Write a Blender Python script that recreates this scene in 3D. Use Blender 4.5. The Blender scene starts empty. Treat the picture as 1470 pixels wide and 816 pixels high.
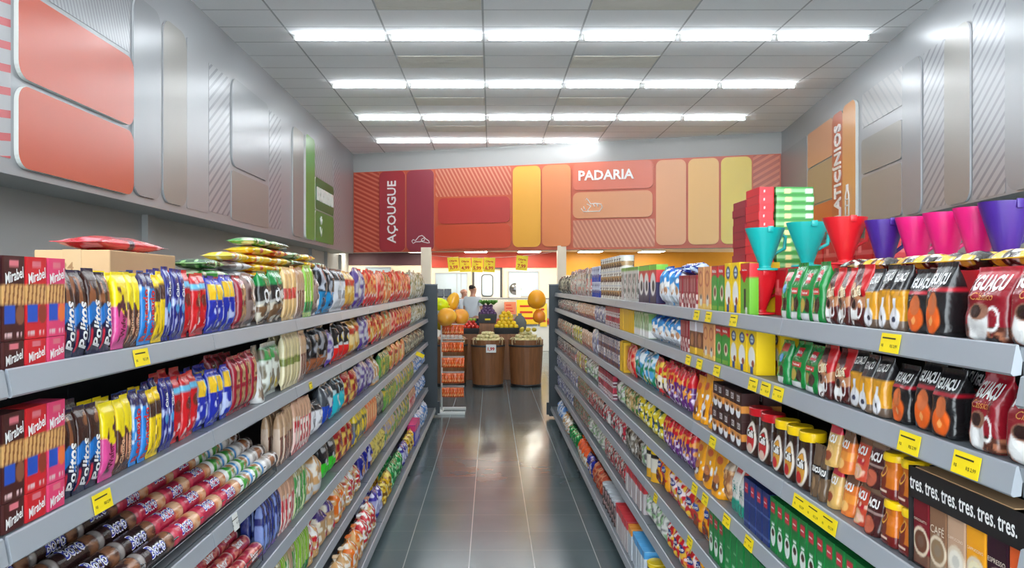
import bpy, bmesh, math, random
import numpy as np
from mathutils import Vector, Matrix, Euler

# ------------------------------------------------------------------ camera, world, exposure
EYE = 1.65
F = 1100.0                 # focal length in pixels of the 1470 px wide frame
CX, CY = 705.0, 410.0      # vanishing point of the aisle
scene = bpy.context.scene
cam_data = bpy.data.cameras.new('camera')
cam_data.sensor_width = 36.0
cam_data.lens = F / 1470.0 * 36.0
cam_data.shift_x = (735.0 - CX) / 1470.0
cam_data.shift_y = (CY - 408.0) / 1470.0
cam_data.clip_end = 200
cam = bpy.data.objects.new('camera', cam_data)
scene.collection.objects.link(cam)
cam.location = (0, 0, EYE)
cam.rotation_euler = (math.pi / 2, 0, 0)
scene.camera = cam

world = bpy.data.worlds.new('open_back_fill')  # even fill light added through the open back to brighten ceiling and shelves
scene.world = world
world.use_nodes = True
WORLD_STRENGTH = 7.0
world.node_tree.nodes['Background'].inputs[0].default_value = (0.86, 0.95, 1.0, 1)
world.node_tree.nodes['Background'].inputs[1].default_value = WORLD_STRENGTH

TUBE_POWER = 36.0          # emission strength of the ceiling tubes
LOW_LIGHT = 24.0           # emission strength of the low ceiling panels at the back
vs = scene.view_settings
vs.view_transform = 'Standard'
vs.look = 'None'
vs.exposure = 0.0
vs.gamma = 1.0
vs.use_curve_mapping = False

R = random.Random(7)
COL = scene.collection

# ------------------------------------------------------------------ small helpers
def lin(c):
    """sRGB 0-255 -> linear 0-1 (numpy or tuple)"""
    a = np.asarray(c, float) / 255.0
    return np.where(a <= 0.04045, a / 12.92, ((a + 0.055) / 1.055) ** 2.4)

def rgba(c):
    l = lin(c)
    return (float(l[0]), float(l[1]), float(l[2]), 1.0)

def tag(o, label=None, cat=None, group=None, kind=None):
    if label: o['label'] = label
    if cat: o['category'] = cat
    if group: o['group'] = group
    if kind: o['kind'] = kind
    return o

def empty(name, loc=(0, 0, 0), rz=0.0):
    o = bpy.data.objects.new(name, None)
    o.empty_display_size = 0.05
    o.location = loc
    o.rotation_euler = (0, 0, rz)
    COL.objects.link(o)
    return o

def link_mesh(name, me, parent=None, loc=None, rot=None, scale=None):
    o = bpy.data.objects.new(name, me)
    COL.objects.link(o)
    if parent is not None: o.parent = parent
    if loc is not None: o.location = loc
    if rot is not None: o.rotation_euler = rot
    if scale is not None: o.scale = scale
    return o

KIDS = {}
def copy_tree(root, loc=None, rot=None, scale=None):
    def rec(o, par):
        c = o.copy()
        COL.objects.link(c)
        if par is not None: c.parent = par
        for ch in KIDS.get(o.name, []):
            rec(ch, c)
        return c
    c = rec(root, None)
    if loc is not None: c.location = loc
    if rot is not None: c.rotation_euler = rot
    if scale is not None: c.scale = scale
    return c

def kid(parent, child):
    KIDS.setdefault(parent.name, []).append(child)
    return child

class MB:
    """collects simple solids into one mesh"""
    def __init__(self):
        self.bm = bmesh.new()
    def box(self, x0, x1, y0, y1, z0, z1, mi=0, bevel=0):
        pts = [(x, y, z) for z in (z0, z1) for y in (y0, y1) for x in (x0, x1)]
        v = [self.bm.verts.new(p) for p in pts]
        fs = []
        for q in ((0, 2, 3, 1), (4, 5, 7, 6), (0, 1, 5, 4), (2, 6, 7, 3), (0, 4, 6, 2), (1, 3, 7, 5)):
            f = self.bm.faces.new([v[i] for i in q]); f.material_index = mi; fs.append(f)
        if bevel > 0:
            es = list({e for f in fs for e in f.edges})
            r = bmesh.ops.bevel(self.bm, geom=es, offset=bevel, segments=2, affect='EDGES', profile=0.5)
            for f in r['faces']: f.material_index = mi
        return self
    def tube(self, pts, r, seg=8, mi=0, cap=True):
        pts = [Vector(p) for p in pts]
        rs = r if isinstance(r, (list, tuple)) else [r] * len(pts)
        rings = []
        ref = None
        for i, p in enumerate(pts):
            d = (pts[min(i + 1, len(pts) - 1)] - pts[max(i - 1, 0)]).normalized()
            if ref is None:
                ref = Vector((0, 0, 1)) if abs(d.z) < 0.9 else Vector((1, 0, 0))
            a = d.cross(ref).normalized(); b = a.cross(d).normalized(); ref = b
            rings.append([self.bm.verts.new(p + (a * math.cos(t) + b * math.sin(t)) * rs[i])
                          for t in [2 * math.pi * k / seg for k in range(seg)]])
        for i in range(len(rings) - 1):
            for k in range(seg):
                f = self.bm.faces.new([rings[i][k], rings[i][(k + 1) % seg], rings[i + 1][(k + 1) % seg], rings[i + 1][k]])
                f.material_index = mi; f.smooth = True
        if cap:
            for rg, rev in ((rings[0], True), (rings[-1], False)):
                try:
                    f = self.bm.faces.new(rg[::-1] if not rev else rg); f.material_index = mi
                except ValueError: pass
        return self
    def lathe(self, prof, seg=24, mi=0, center=(0, 0), sx=1.0, sy=1.0, cap0=True, cap1=True):
        rings = []
        for (r, z) in prof:
            rings.append([self.bm.verts.new((center[0] + sx * r * math.cos(2 * math.pi * k / seg),
                                             center[1] + sy * r * math.sin(2 * math.pi * k / seg), z)) for k in range(seg)])
        for i in range(len(rings) - 1):
            for k in range(seg):
                f = self.bm.faces.new([rings[i][k], rings[i][(k + 1) % seg], rings[i + 1][(k + 1) % seg], rings[i + 1][k]])
                f.material_index = mi; f.smooth = True
        if cap0: self.bm.faces.new(rings[0][::-1]).material_index = mi
        if cap1: self.bm.faces.new(rings[-1]).material_index = mi
        return self
    def prism(self, outline, y0, y1, mi=0, mi_side=None):
        """outline in x,z ; extruded along y"""
        a = [self.bm.verts.new((x, y0, z)) for x, z in outline]
        b = [self.bm.verts.new((x, y1, z)) for x, z in outline]
        n = len(a)
        self.bm.faces.new(a).material_index = mi
        self.bm.faces.new(b[::-1]).material_index = mi
        for i in range(n):
            self.bm.faces.new([a[i], b[i], b[(i + 1) % n], a[(i + 1) % n]]).material_index = mi if mi_side is None else mi_side
        return self
    def mesh(self, name, mats, smooth_angle=None):
        bmesh.ops.recalc_face_normals(self.bm, faces=self.bm.faces)
        me = bpy.data.meshes.new(name)
        self.bm.to_mesh(me); self.bm.free()
        for m in (mats if isinstance(mats, (list, tuple)) else [mats]): me.materials.append(m)
        if smooth_angle is not None:
            me.polygons.foreach_set('use_smooth', [True] * len(me.polygons))
            me.set_sharp_from_angle(angle=math.radians(smooth_angle))
        return me
    def build(self, name, mats, parent=None, loc=None, rot=None, smooth_angle=None):
        o = link_mesh(name, self.mesh(name, mats, smooth_angle), parent, loc, rot)
        if parent is not None: kid(parent, o)
        return o

# ------------------------------------------------------------------ materials
def new_mat(name):
    m = bpy.data.materials.new(name); m.use_nodes = True
    nt = m.node_tree
    return m, nt, nt.nodes['Principled BSDF']

def N(nt, t, **kw):
    n = nt.nodes.new(t)
    for k, v in kw.items(): setattr(n, k, v)
    return n

def math_n(nt, op, a, b=None, c=None):
    n = N(nt, 'ShaderNodeMath', operation=op)
    for i, v in enumerate((a, b, c)):
        if v is None: continue
        if isinstance(v, (int, float)): n.inputs[i].default_value = v
        else: nt.links.new(v, n.inputs[i])
    return n.outputs[0]

def mixc(nt, fac, a, b):
    n = N(nt, 'ShaderNodeMix', data_type='RGBA')
    if isinstance(fac, (int, float)): n.inputs[0].default_value = fac
    else: nt.links.new(fac, n.inputs[0])
    for i, v in ((6, a), (7, b)):
        if isinstance(v, tuple): n.inputs[i].default_value = v
        else: nt.links.new(v, n.inputs[i])
    return n.outputs[2]

def obj_xyz(nt):
    tc = N(nt, 'ShaderNodeTexCoord'); s = N(nt, 'ShaderNodeSeparateXYZ')
    nt.links.new(tc.outputs['Object'], s.inputs[0])
    return tc.outputs['Object'], s.outputs[0], s.outputs[1], s.outputs[2]

def simple(name, c, rough=0.5, metal=0.0, var=0.06, scale=6.0, bump=0.0, coat=0.0, spec=None):
    m, nt, p = new_mat(name)
    co, *_ = obj_xyz(nt)
    nz = N(nt, 'ShaderNodeTexNoise'); nz.inputs['Scale'].default_value = scale; nz.inputs['Detail'].default_value = 4
    nt.links.new(co, nz.inputs['Vector'])
    base = rgba(c)
    lo = tuple(x * (1 - var) for x in base[:3]) + (1,)
    hi = tuple(min(1, x * (1 + var)) for x in base[:3]) + (1,)
    nt.links.new(mixc(nt, nz.outputs[0], lo, hi), p.inputs['Base Color'])
    p.inputs['Roughness'].default_value = rough
    p.inputs['Metallic'].default_value = metal
    if coat: p.inputs['Coat Weight'].default_value = coat
    if spec is not None: p.inputs['Specular IOR Level'].default_value = spec
    if bump:
        b = N(nt, 'ShaderNodeBump'); b.inputs['Strength'].default_value = bump; b.inputs['Distance'].default_value = 0.01
        nt.links.new(nz.outputs[0], b.inputs['Height']); nt.links.new(b.outputs[0], p.inputs['Normal'])
    return m

def emissive(name, c, s):
    m, nt, p = new_mat(name)
    p.inputs['Base Color'].default_value = rgba(c)
    p.inputs['Emission Color'].default_value = rgba(c)
    p.inputs['Emission Strength'].default_value = s
    return m

def printed(name, rough, bump, bscale, coat=0.0):
    """packaging: print colours come from the mesh attribute 'ink'; foil wrinkles are procedural"""
    m, nt, p = new_mat(name)
    at = N(nt, 'ShaderNodeAttribute', attribute_name='ink')
    co, *_ = obj_xyz(nt)
    nz = N(nt, 'ShaderNodeTexNoise'); nz.inputs['Scale'].default_value = bscale; nz.inputs['Detail'].default_value = 3
    nz.inputs['Distortion'].default_value = 0.8
    oi = N(nt, 'ShaderNodeObjectInfo')
    ad = N(nt, 'ShaderNodeVectorMath', operation='ADD')
    sc = math_n(nt, 'MULTIPLY', oi.outputs['Random'], 7.0)
    cb = N(nt, 'ShaderNodeCombineXYZ'); nt.links.new(sc, cb.inputs[0]); nt.links.new(sc, cb.inputs[2])
    nt.links.new(co, ad.inputs[0]); nt.links.new(cb.outputs[0], ad.inputs[1])
    nt.links.new(ad.outputs[0], nz.inputs['Vector'])
    nt.links.new(at.outputs['Color'], p.inputs['Base Color'])
    p.inputs['Roughness'].default_value = rough
    if coat: p.inputs['Coat Weight'].default_value = coat; p.inputs['Coat Roughness'].default_value = 0.1
    if bump:
        b = N(nt, 'ShaderNodeBump'); b.inputs['Strength'].default_value = bump; b.inputs['Distance'].default_value = 0.006
        nt.links.new(nz.outputs[0], b.inputs['Height']); nt.links.new(b.outputs[0], p.inputs['Normal'])
    return m

M = {}
M['carton'] = printed('printed_carton', 0.38, 0.05, 30)
M['film'] = printed('printed_film', 0.26, 0.55, 34, coat=0.3)
M['plastic'] = printed('printed_plastic', 0.22, 0.0, 10, coat=0.4)
M['rail'] = simple('grey_price_rail', (166, 171, 178), 0.35, 0.15, scale=3)
M['shelf'] = simple('shelf_steel', (120, 126, 132), 0.4, 0.3)
M['dark'] = simple('gondola_dark_steel', (52, 60, 66), 0.45, 0.1)
M['back'] = simple('gondola_back', (46, 48, 52), 0.6)
M['wire'] = simple('chrome_wire', (120, 120, 124), 0.25, 0.8)
M['white'] = simple('white_paint', (232, 232, 228), 0.4)
M['wall'] = simple('grey_wall_paint', (168, 168, 166), 0.55, scale=1.5, var=0.03)
M['lettering'] = simple('white_letters', (250, 248, 245), 0.35, var=0.01)
M['yellow_tag'] = simple('yellow_card', (250, 220, 20), 0.5, var=0.02)
M['ink_black'] = simple('black_ink', (60, 52, 20), 0.6)
M['ink_red'] = simple('red_ink', (205, 40, 20), 0.6)
M['cream'] = simple('cream_paint', (242, 226, 200), 0.4, scale=2)
M['rope'] = simple('rope', (196, 170, 130), 0.9, scale=90, bump=0.6)
M['skin'] = simple('skin', (205, 150, 125), 0.5)
M['tray_black'] = simple('black_crate', (28, 28, 30), 0.4)

# wood with staves
def wood_mat(name, c1, c2, stave=14.0):
    m, nt, p = new_mat(name)
    tc = N(nt, 'ShaderNodeTexCoord')
    mp = N(nt, 'ShaderNodeMapping'); mp.inputs['Scale'].default_value = (9, 9, 0.7)
    nt.links.new(tc.outputs['Object'], mp.inputs[0])
    nz = N(nt, 'ShaderNodeTexNoise'); nz.inputs['Scale'].default_value = 3; nz.inputs['Detail'].default_value = 6
    nt.links.new(mp.outputs[0], nz.inputs['Vector'])
    nt.links.new(mixc(nt, nz.outputs[0], rgba(c1), rgba(c2)), p.inputs['Base Color'])
    p.inputs['Roughness'].default_value = 0.42
    return m
M['wood'] = wood_mat('barrel_wood', (92, 52, 26), (158, 104, 62))

# wall and header surface: satin grey, catches the tube reflections
def satin(name, c, rough=0.3, var=0.02, metal=0.0, spec=0.6):
    m = simple(name, c, rough, metal, var, 0.8, spec=spec)
    return m
M['header'] = satin('header_satin_grey', (166, 169, 172), 0.34, metal=0.25)

def striped(name, ca, cb, period, angle, duty=0.4, rough=0.35, metal=0.0):
    """printed diagonal hatching in the plane local x / local z"""
    m, nt, p = new_mat(name)
    co, x, y, z = obj_xyz(nt)
    s = math_n(nt, 'ADD', math_n(nt, 'MULTIPLY', x, math.sin(angle) / period), math_n(nt, 'MULTIPLY', z, math.cos(angle) / period))
    fr = math_n(nt, 'FRACT', math_n(nt, 'ADD', s, 200.0))
    tri = math_n(nt, 'ABSOLUTE', math_n(nt, 'SUBTRACT', fr, 0.5))
    f = math_n(nt, 'LESS_THAN', tri, duty / 2)
    nt.links.new(mixc(nt, f, rgba(ca), rgba(cb)), p.inputs['Base Color'])
    p.inputs['Roughness'].default_value = rough
    p.inputs['Metallic'].default_value = metal
    return m

# floor tiles
def floor_mat():
    m, nt, p = new_mat('dark_floor_tiles')
    co, x, y, z = obj_xyz(nt)
    def line(v, off, step, w):
        fr = math_n(nt, 'FRACT', math_n(nt, 'ADD', math_n(nt, 'DIVIDE', math_n(nt, 'ADD', v, off), step), 100.0))
        d = math_n(nt, 'ABSOLUTE', math_n(nt, 'SUBTRACT', fr, 0.5))
        return math_n(nt, 'GREATER_THAN', d, 0.5 - w / step / 2)
    lx = line(x, 0.13, 0.385, 0.006)
    ly = line(y, -4.774, 0.366, 0.005)
    nz = N(nt, 'ShaderNodeTexNoise'); nz.inputs['Scale'].default_value = 2.2; nz.inputs['Detail'].default_value = 8
    nt.links.new(co, nz.inputs['Vector'])
    tx = math_n(nt, 'FLOOR', math_n(nt, 'DIVIDE', math_n(nt, 'ADD', x, 0.13), 0.385))
    ty = math_n(nt, 'FLOOR', math_n(nt, 'DIVIDE', math_n(nt, 'ADD', y, -4.774), 0.366))
    cb = N(nt, 'ShaderNodeCombineXYZ'); nt.links.new(tx, cb.inputs[0]); nt.links.new(ty, cb.inputs[1])
    wn = N(nt, 'ShaderNodeTexWhiteNoise', noise_dimensions='2D'); nt.links.new(cb.outputs[0], wn.inputs['Vector'])
    base = mixc(nt, nz.outputs[0], rgba((76, 90, 93)), rgba((104, 116, 119)))
    base = mixc(nt, math_n(nt, 'MULTIPLY', wn.outputs[0], 0.25), base, rgba((74, 86, 89)))
    c1 = mixc(nt, math_n(nt, 'MULTIPLY', ly, 0.35), base, rgba((150, 156, 156)))
    c2 = mixc(nt, math_n(nt, 'MULTIPLY', lx, 0.85), c1, rgba((178, 182, 182)))
    nt.links.new(c2, p.inputs['Base Color'])
    r = math_n(nt, 'ADD', math_n(nt, 'MULTIPLY', nz.outputs[0], 0.12), 0.11)
    nt.links.new(r, p.inputs['Roughness'])
    b = N(nt, 'ShaderNodeBump'); b.inputs['Strength'].default_value = 0.12; b.inputs['Distance'].default_value = 0.002
    nt.links.new(math_n(nt, 'SUBTRACT', 1.0, math_n(nt, 'MAXIMUM', lx, ly)), b.inputs['Height'])
    nt.links.new(b.outputs[0], p.inputs['Normal'])
    return m
M['floor'] = floor_mat()

# ceiling tiles 1.25 x 0.6
LX0, LSTEP = -0.10, 1.25
TY = 0.6
ROWY = 9.93
def ceiling_mat():
    m, nt, p = new_mat('ceiling_tiles')
    co, x, y, z = obj_xyz(nt)
    def line(v, off, step, w):
        fr = math_n(nt, 'FRACT', math_n(nt, 'ADD', math_n(nt, 'DIVIDE', math_n(nt, 'SUBTRACT', v, off), step), 100.5))
        d = math_n(nt, 'ABSOLUTE', math_n(nt, 'SUBTRACT', fr, 0.5))
        return math_n(nt, 'LESS_THAN', d, w / step / 2)
    l = math_n(nt, 'MAXIMUM', line(x, LX0, LSTEP, 0.024), line(y, ROWY - 0.3, TY, 0.018))
    nz = N(nt, 'ShaderNodeTexNoise'); nz.inputs['Scale'].default_value = 30
    nt.links.new(co, nz.inputs['Vector'])
    base = mixc(nt, nz.outputs[0], rgba((248, 249, 250)), rgba((253, 254, 255)))
    nt.links.new(mixc(nt, math_n(nt, 'MULTIPLY', l, 0.7), base, rgba((150, 152, 154))), p.inputs['Base Color'])
    p.inputs['Roughness'].default_value = 0.9
    p.inputs['Specular IOR Level'].default_value = 0.1
    return m
M['ceiling'] = ceiling_mat()

# ------------------------------------------------------------------ text outlines
_TXT = {}
def text_tris(s, bold=0.0, shear=0.0):
    """(verts Nx2 normalised to width 1 and centred, faces, height/width)"""
    k = (s, bold, shear)
    if k in _TXT: return _TXT[k]
    cu = bpy.data.curves.new('txt', 'FONT')
    cu.body = s; cu.resolution_u = 2; cu.offset = bold; cu.shear = shear; cu.fill_mode = 'FRONT'
    ob = bpy.data.objects.new('txt', cu); COL.objects.link(ob)
    dg = bpy.context.evaluated_depsgraph_get()
    me = ob.evaluated_get(dg).to_mesh()
    v = np.array([(q.co.x, q.co.y) for q in me.vertices], float).reshape(-1, 2)
    f = [list(q.vertices) for q in me.polygons]
    ob.evaluated_get(dg).to_mesh_clear()
    bpy.data.objects.remove(ob); bpy.data.curves.remove(cu)
    mn, mx = v.min(0), v.max(0)
    w = mx[0] - mn[0]
    v = (v - (mn + mx) / 2) / w
    _TXT[k] = (v, f, (mx[1] - mn[1]) / w)
    return _TXT[k]

# ================================================================== THE ROOM
ZC = EYE + 3.25            # ceiling height
FAR_A, FAR_B = (-3.43, 19.0), (6.175, 16.25)
RDIR = (1.065, 7.53)
def _norm(v):
    l = math.hypot(*v); return (v[0] / l, v[1] / l)
WALLS = {'left': ((-3.43, 0.0), (0.0, 1.0)),
         'far': (FAR_A, _norm((FAR_B[0] - FAR_A[0], FAR_B[1] - FAR_A[1]))),
         'right': (FAR_B, _norm((-RDIR[0], -RDIR[1])))}
def wall_rz(w):
    u = WALLS[w][1]; return math.atan2(u[1], u[0])
def on_wall(w, px, py):
    """where the sight line of a pixel meets a wall: distance along it and height"""
    (ox, oy), (ux, uy) = WALLS[w]
    k = (px - CX) / F
    # t*(k,1) = o + s*u
    det = k * (-uy) + ux
    t = (ox * (-uy) + oy * ux) / det
    s = (t * k - ox) * ux + (t - oy) * uy
    return s, EYE + (CY - py) / F * t
def wall_point(w, s, z, out=0.0):
    (ox, oy), (ux, uy) = WALLS[w]
    return (ox + ux * s + uy * out, oy + uy * s - ux * out, z)   # out = towards the room

def struct(name, mb, mats, loc=None, rz=None, **kw):
    o = mb.build(name, mats, None, loc, (0, 0, rz) if rz is not None else None, **kw)
    o['kind'] = 'structure'
    return o

struct('floor', MB().box(-9, 12, -4, 24, -0.1, 0), M['floor'])
struct('ceiling', MB().box(-4.2, 7.5, -3, 19.6, ZC, ZC + 0.1), M['ceiling'])
def far_y(x): return 18.018 - 0.2865 * x
_lc = MB()
_pts = [(-5.5, far_y(-5.5) + .27), (8.5, far_y(8.5) + .27), (8.5, 21.3), (-5.5, 21.3)]
_v = [[_lc.bm.verts.new((x, y, z)) for x, y in _pts] for z in (2.56, 2.62)]
_lc.bm.faces.new(_v[0][::-1]); _lc.bm.faces.new(_v[1])
for _i in range(4): _lc.bm.faces.new([_v[0][_i], _v[0][(_i + 1) % 4], _v[1][(_i + 1) % 4], _v[1][_i]])
struct('ceiling', _lc, M['cream'])
struct('wall_left', MB().box(-3, 19.0, 0.0, 0.47, 2.44, ZC).box(-3, 21.2, 0.47, 0.6, 0, ZC), [M['wall']] , (-3.43, 0, 0), math.pi / 2)
ha = M['header']
struct('trim_1', MB().box(-3, 19.0, -0.012, 0, 2.44, ZC), ha, (-3.43, 0, 0), math.pi / 2)
struct('wall_right', MB().box(0, 21, 0.0, 0.35, 2.51, ZC).box(-4, 21, 0.35, 0.5, 0, ZC), M['wall'], (FAR_B[0], FAR_B[1], 0), wall_rz('right'))
struct('trim_2', MB().box(0, 21, -0.012, 0, 2.51, ZC), ha, (FAR_B[0], FAR_B[1], 0), wall_rz('right'))
struct('wall_far', MB().box(-0.1, 10.2, 0.0, 0.25, 2.46, ZC), M['wall'], (FAR_A[0], FAR_A[1], 0), wall_rz('far'))
# pilasters on the recessed left wall
for i, px in enumerate((215, 412, 448, 470, 490)):
    yy = F * 3.85 / (CX - px)
    struct('trim_%d' % (i + 3), MB().box(-3.9, -3.83, yy - 0.09, yy + 0.09, 0, 2.44), M['wall'])

# ---- the back room wall, seen under the far header
BY = 21.0
def bx(px): return (px - CX) / F * BY
def bz(py): return EYE + (CY - py) / F * BY
M['maroon'] = simple('maroon_paint', (70, 30, 44), 0.5)
M['redband'] = simple('red_paint', (196, 66, 50), 0.45)
M['mustard'] = simple('mustard_paint', (226, 152, 32), 0.45)
struct('wall_back', MB().box(-6, 9, BY, BY + 0.15, 0, 2.6), M['cream'])
struct('trim_8', MB().box(bx(470), bx(606), BY - 0.03, BY, bz(381), 2.56), M['maroon'])
struct('trim_9', MB().box(bx(618), bx(801), BY - 0.03, BY, bz(384.5), 2.56), M['redband'])
struct('trim_10', MB().box(bx(812), bx(1120), BY - 0.03, BY, bz(395), 2.56), M['mustard'])
for i, (px, w, yy) in enumerate(((612, 0.24, 18.4), (806, 0.2, 17.6))):
    x = (px - CX) / F * yy
    struct('trim_%d' % (11 + i), MB().box(x - w / 2, x + w / 2, yy - 0.1, yy + 0.12, 0, 2.56), M['cream'])
# door with a round-cornered pane
M['frame_dark'] = simple('dark_frame', (62, 60, 62), 0.4)
M['pane'] = simple('pale_blue_pane', (178, 194, 208), 0.15, var=0.03)
def rrect(x0, x1, z0, z1, r, seg=6):
    r = min(r, (x1 - x0) / 2 - 1e-4, (z1 - z0) / 2 - 1e-4)
    pts = []
    for cx, cz, a0 in ((x1 - r, z0 + r, -90), (x1 - r, z1 - r, 0), (x0 + r, z1 - r, 90), (x0 + r, z0 + r, 180)):
        for k in range(seg + 1):
            a = math.radians(a0 + 90 * k / seg)
            pts.append((cx + r * math.cos(a), cz + r * math.sin(a)))
    return pts
d = empty('door_1', (0, 0, 0)); d['kind'] = 'structure'
MB().box(bx(681), bx(718), BY - 0.05, BY, 0.0, bz(389)).build('door_leaf', M['white'], d)
fr = MB(); fr.box(bx(678), bx(681), BY - 0.07, BY, 0, bz(386)).box(bx(718), bx(721), BY - 0.07, BY, 0, bz(386)).box(bx(678), bx(721), BY - 0.07, BY, bz(386), bz(384.5))
fr.build('door_frame', M['frame_dark'], d)
MB().prism(rrect(bx(691), bx(708), bz(426), bz(394), 0.09), BY - 0.075, BY - 0.05).build('pane_frame', M['frame_dark'], d)
MB().prism(rrect(bx(692.3), bx(706.7), bz(424.8), bz(395.3), 0.07), BY - 0.085, BY - 0.07).build('pane', M['pane'], d)
def window(n, px0, px1, py0, py1, mull=()):
    w = empty('window_%d' % n, (0, 0, 0)); w['kind'] = 'structure'
    t = 0.025
    X0, X1, Z0, Z1 = bx(px0), bx(px1), bz(py1), bz(py0)
    m = MB().box(X0 - t, X0, BY - .05, BY, Z0 - t, Z1 + t).box(X1, X1 + t, BY - .05, BY, Z0 - t, Z1 + t)
    m.box(X0, X1, BY - .05, BY, Z1, Z1 + t).box(X0, X1, BY - .05, BY, Z0 - t, Z0)
    for q in mull: m.box(bx(q) - .012, bx(q) + .012, BY - .045, BY, Z0, Z1)
    m.build('window_frame', M['rail'], w)
    MB().box(X0, X1, BY - .03, BY - .01, Z0, Z1).build('pane', M['pane'], w)
window(1, 626, 670, 393, 428, (656, 662))
window(2, 731, 772, 391, 425)
window(3, 526, 560, 385, 402)

# ---- coloured boards and panels on the headers
def panel_mesh(name, w, h, r, t, mf, me_):
    out = rrect(0, w, 0, h, r)
    return MB().prism(out, -t, 0, 0, 1).mesh(name, [mf, me_])
def wall_panel(w, px0, px1, yt, yb, mf, label, r=0.12, t=0.035, edge=None, cat='wall panel', group=None, name='wall_panel', at='left', base=0.013, z=None):
    """px0,px1: left and right edge; yt,yb read at the edge named in `at`"""
    s0, _ = on_wall(w, px0, 0); s1, _ = on_wall(w, px1, 0)
    pe = px0 if at == 'left' else px1
    if z is None:
        _, z1 = on_wall(w, pe, yt); _, z0 = on_wall(w, pe, yb)
    else: z0, z1 = z
    me = panel_mesh(name, abs(s1 - s0), z1 - z0, r, t, mf, edge or M['white'])
    o = link_mesh(name, me, None, wall_point(w, s0, z0, base), (0, 0, wall_rz(w)))
    tag(o, label, cat, group)
    o['w'] = abs(s1 - s0); o['h'] = z1 - z0
    return o
def letters(parent, text, width, cx, cz, t, mat, bold=0.02, rot=0.0, depth=0.02, name='lettering', stretch=1.0):
    v, f, asp = text_tris(text, bold)
    p = v * width
    p[:, 1] *= stretch
    c, s = math.cos(rot), math.sin(rot)
    x = p[:, 0] * c - p[:, 1] * s + cx; z = p[:, 0] * s + p[:, 1] * c + cz
    bm = bmesh.new()
    a = [bm.verts.new((x[i], -t - depth, z[i])) for i in range(len(v))]
    fs = []
    for q in f:
        try: fs.append(bm.faces.new([a[i] for i in q]))
        except ValueError: pass
    r = bmesh.ops.extrude_face_region(bm, geom=fs)
    for e in r['geom']:
        if isinstance(e, bmesh.types.BMVert): e.co.y += depth
    bmesh.ops.recalc_face_normals(bm, faces=bm.faces)
    me = bpy.data.meshes.new(name); bm.to_mesh(me); bm.free(); me.materials.append(mat)
    return kid(parent, link_mesh(name, me, parent))
def icon(parent, strokes, sc, cx, cz, t, mat, r=0.012, name='pictogram'):
    m = MB()
    for st in strokes:
        m.tube([(cx + x * sc, -t - 0.008, cz + z * sc) for x, z in st], r, 6)
    return m.build(name, mat, parent)

GP = [satin('panel_grey', (150, 153, 156), 0.3, metal=0.2), satin('panel_taupe', (152, 149, 142), 0.32, metal=0.15)]
EDGE = satin('panel_edge_pale', (196, 198, 200), 0.35)
SAL = satin('panel_salmon', (204, 84, 54), 0.28)
hatchL = striped('hatch_grey', (172, 175, 178), (132, 134, 140), 0.105, math.radians(-35), 0.35, 0.3, 0.2)
hatchP = striped('hatch_pink', (186, 186, 188), (206, 92, 96), 0.16, math.radians(-8), 0.35, 0.35)
# left wall
wall_panel('left', 17, 185, -40, 178, SAL, 'upper salmon orange rounded panel at the left end of left wall', at='right', z=(EYE + 1.50, EYE + 2.14))
wall_panel('left', 17, 185, 0, 0, SAL, 'lower salmon orange rounded panel, under its twin, on left wall', z=(EYE + .85, EYE + 1.45))
wall_panel('left', -60, 12, 0, 0, hatchP, 'strip of pink dashes at left edge of the left wall', r=0.01, t=0.004, z=(EYE + .9, EYE + 2.8), edge=EDGE)
wall_panel('left', 60, 184, 0, 0, striped('hatch_fine', (172, 175, 178), (140, 142, 147), 0.05, math.radians(66), 0.35, 0.3, 0.2), 'fine grey hatched area above the salmon panels', r=0.01, t=0.004, z=(EYE + 2.2, EYE + 2.9), edge=EDGE)
wall_panel('left', 187, 227, 0, 0, GP[0], 'tall grey rounded panel right of the salmon panels', z=(EYE + .87, EYE + 2.79), edge=EDGE, r=.16, t=.02)
wall_panel('left', 230, 264, 0, 0, GP[1], 'second tall grey rounded panel right of the salmon panels', z=(EYE + .87, EYE + 2.79), edge=EDGE, r=.16, t=.02)
wall_panel('left', 266, 297, 0, 0, M['header'], 'flat pale grey panel between grey panels and wide hatching, left wall', z=(EYE + .87, EYE + 2.79), edge=EDGE, r=.02, t=.006)
wall_panel('left', 298, 328, 0, 0, hatchL, 'wide strip of diagonal hatching in the middle of left wall', r=0.01, t=0.004, z=(EYE + .9, EYE + 2.7), edge=EDGE)
wall_panel('left', 330, 383, 0, 0, GP[0], 'broad grey rounded panel between the two hatched strips, left wall', z=(EYE + 1.58, EYE + 2.75), edge=EDGE, r=.16, t=.02)
wall_panel('left', 330, 383, 0, 0, GP[1], 'pale lower panel between the two hatched strips, left wall', z=(EYE + .87, EYE + 1.52), edge=EDGE, r=.05, t=.012)
wall_panel('left', 385, 402, 0, 0, hatchL, 'narrow strip of diagonal hatching left of the green panels', r=0.01, t=0.004, z=(EYE + .9, EYE + 2.7), edge=EDGE)
wall_panel('left', 418, 433, 0, 0, GP[1], 'narrow tall taupe panel just left of the green panels', z=(EYE + .86, EYE + 2.75), edge=EDGE, r=.12, t=.02)
gt = satin('panel_light_green', (98, 158, 62), 0.3); gd = satin('panel_dark_green', (42, 112, 50), 0.3); gm = satin('panel_mid_green', (78, 142, 56), 0.3)
wall_panel('left', 435, 448, 0, 0, gt, 'tall light green panel on the left wall', z=(EYE + .86, EYE + 2.78), r=.1, t=.04)
wall_panel('left', 449, 476, 0, 0, striped('perforated_grey', (176, 176, 176), (138, 140, 142), 0.14, math.radians(45), 0.3), 'grey perforated panel above the dark green sign', z=(EYE + 2.14, EYE + 2.75), r=.02, t=.008, edge=EDGE)
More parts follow.
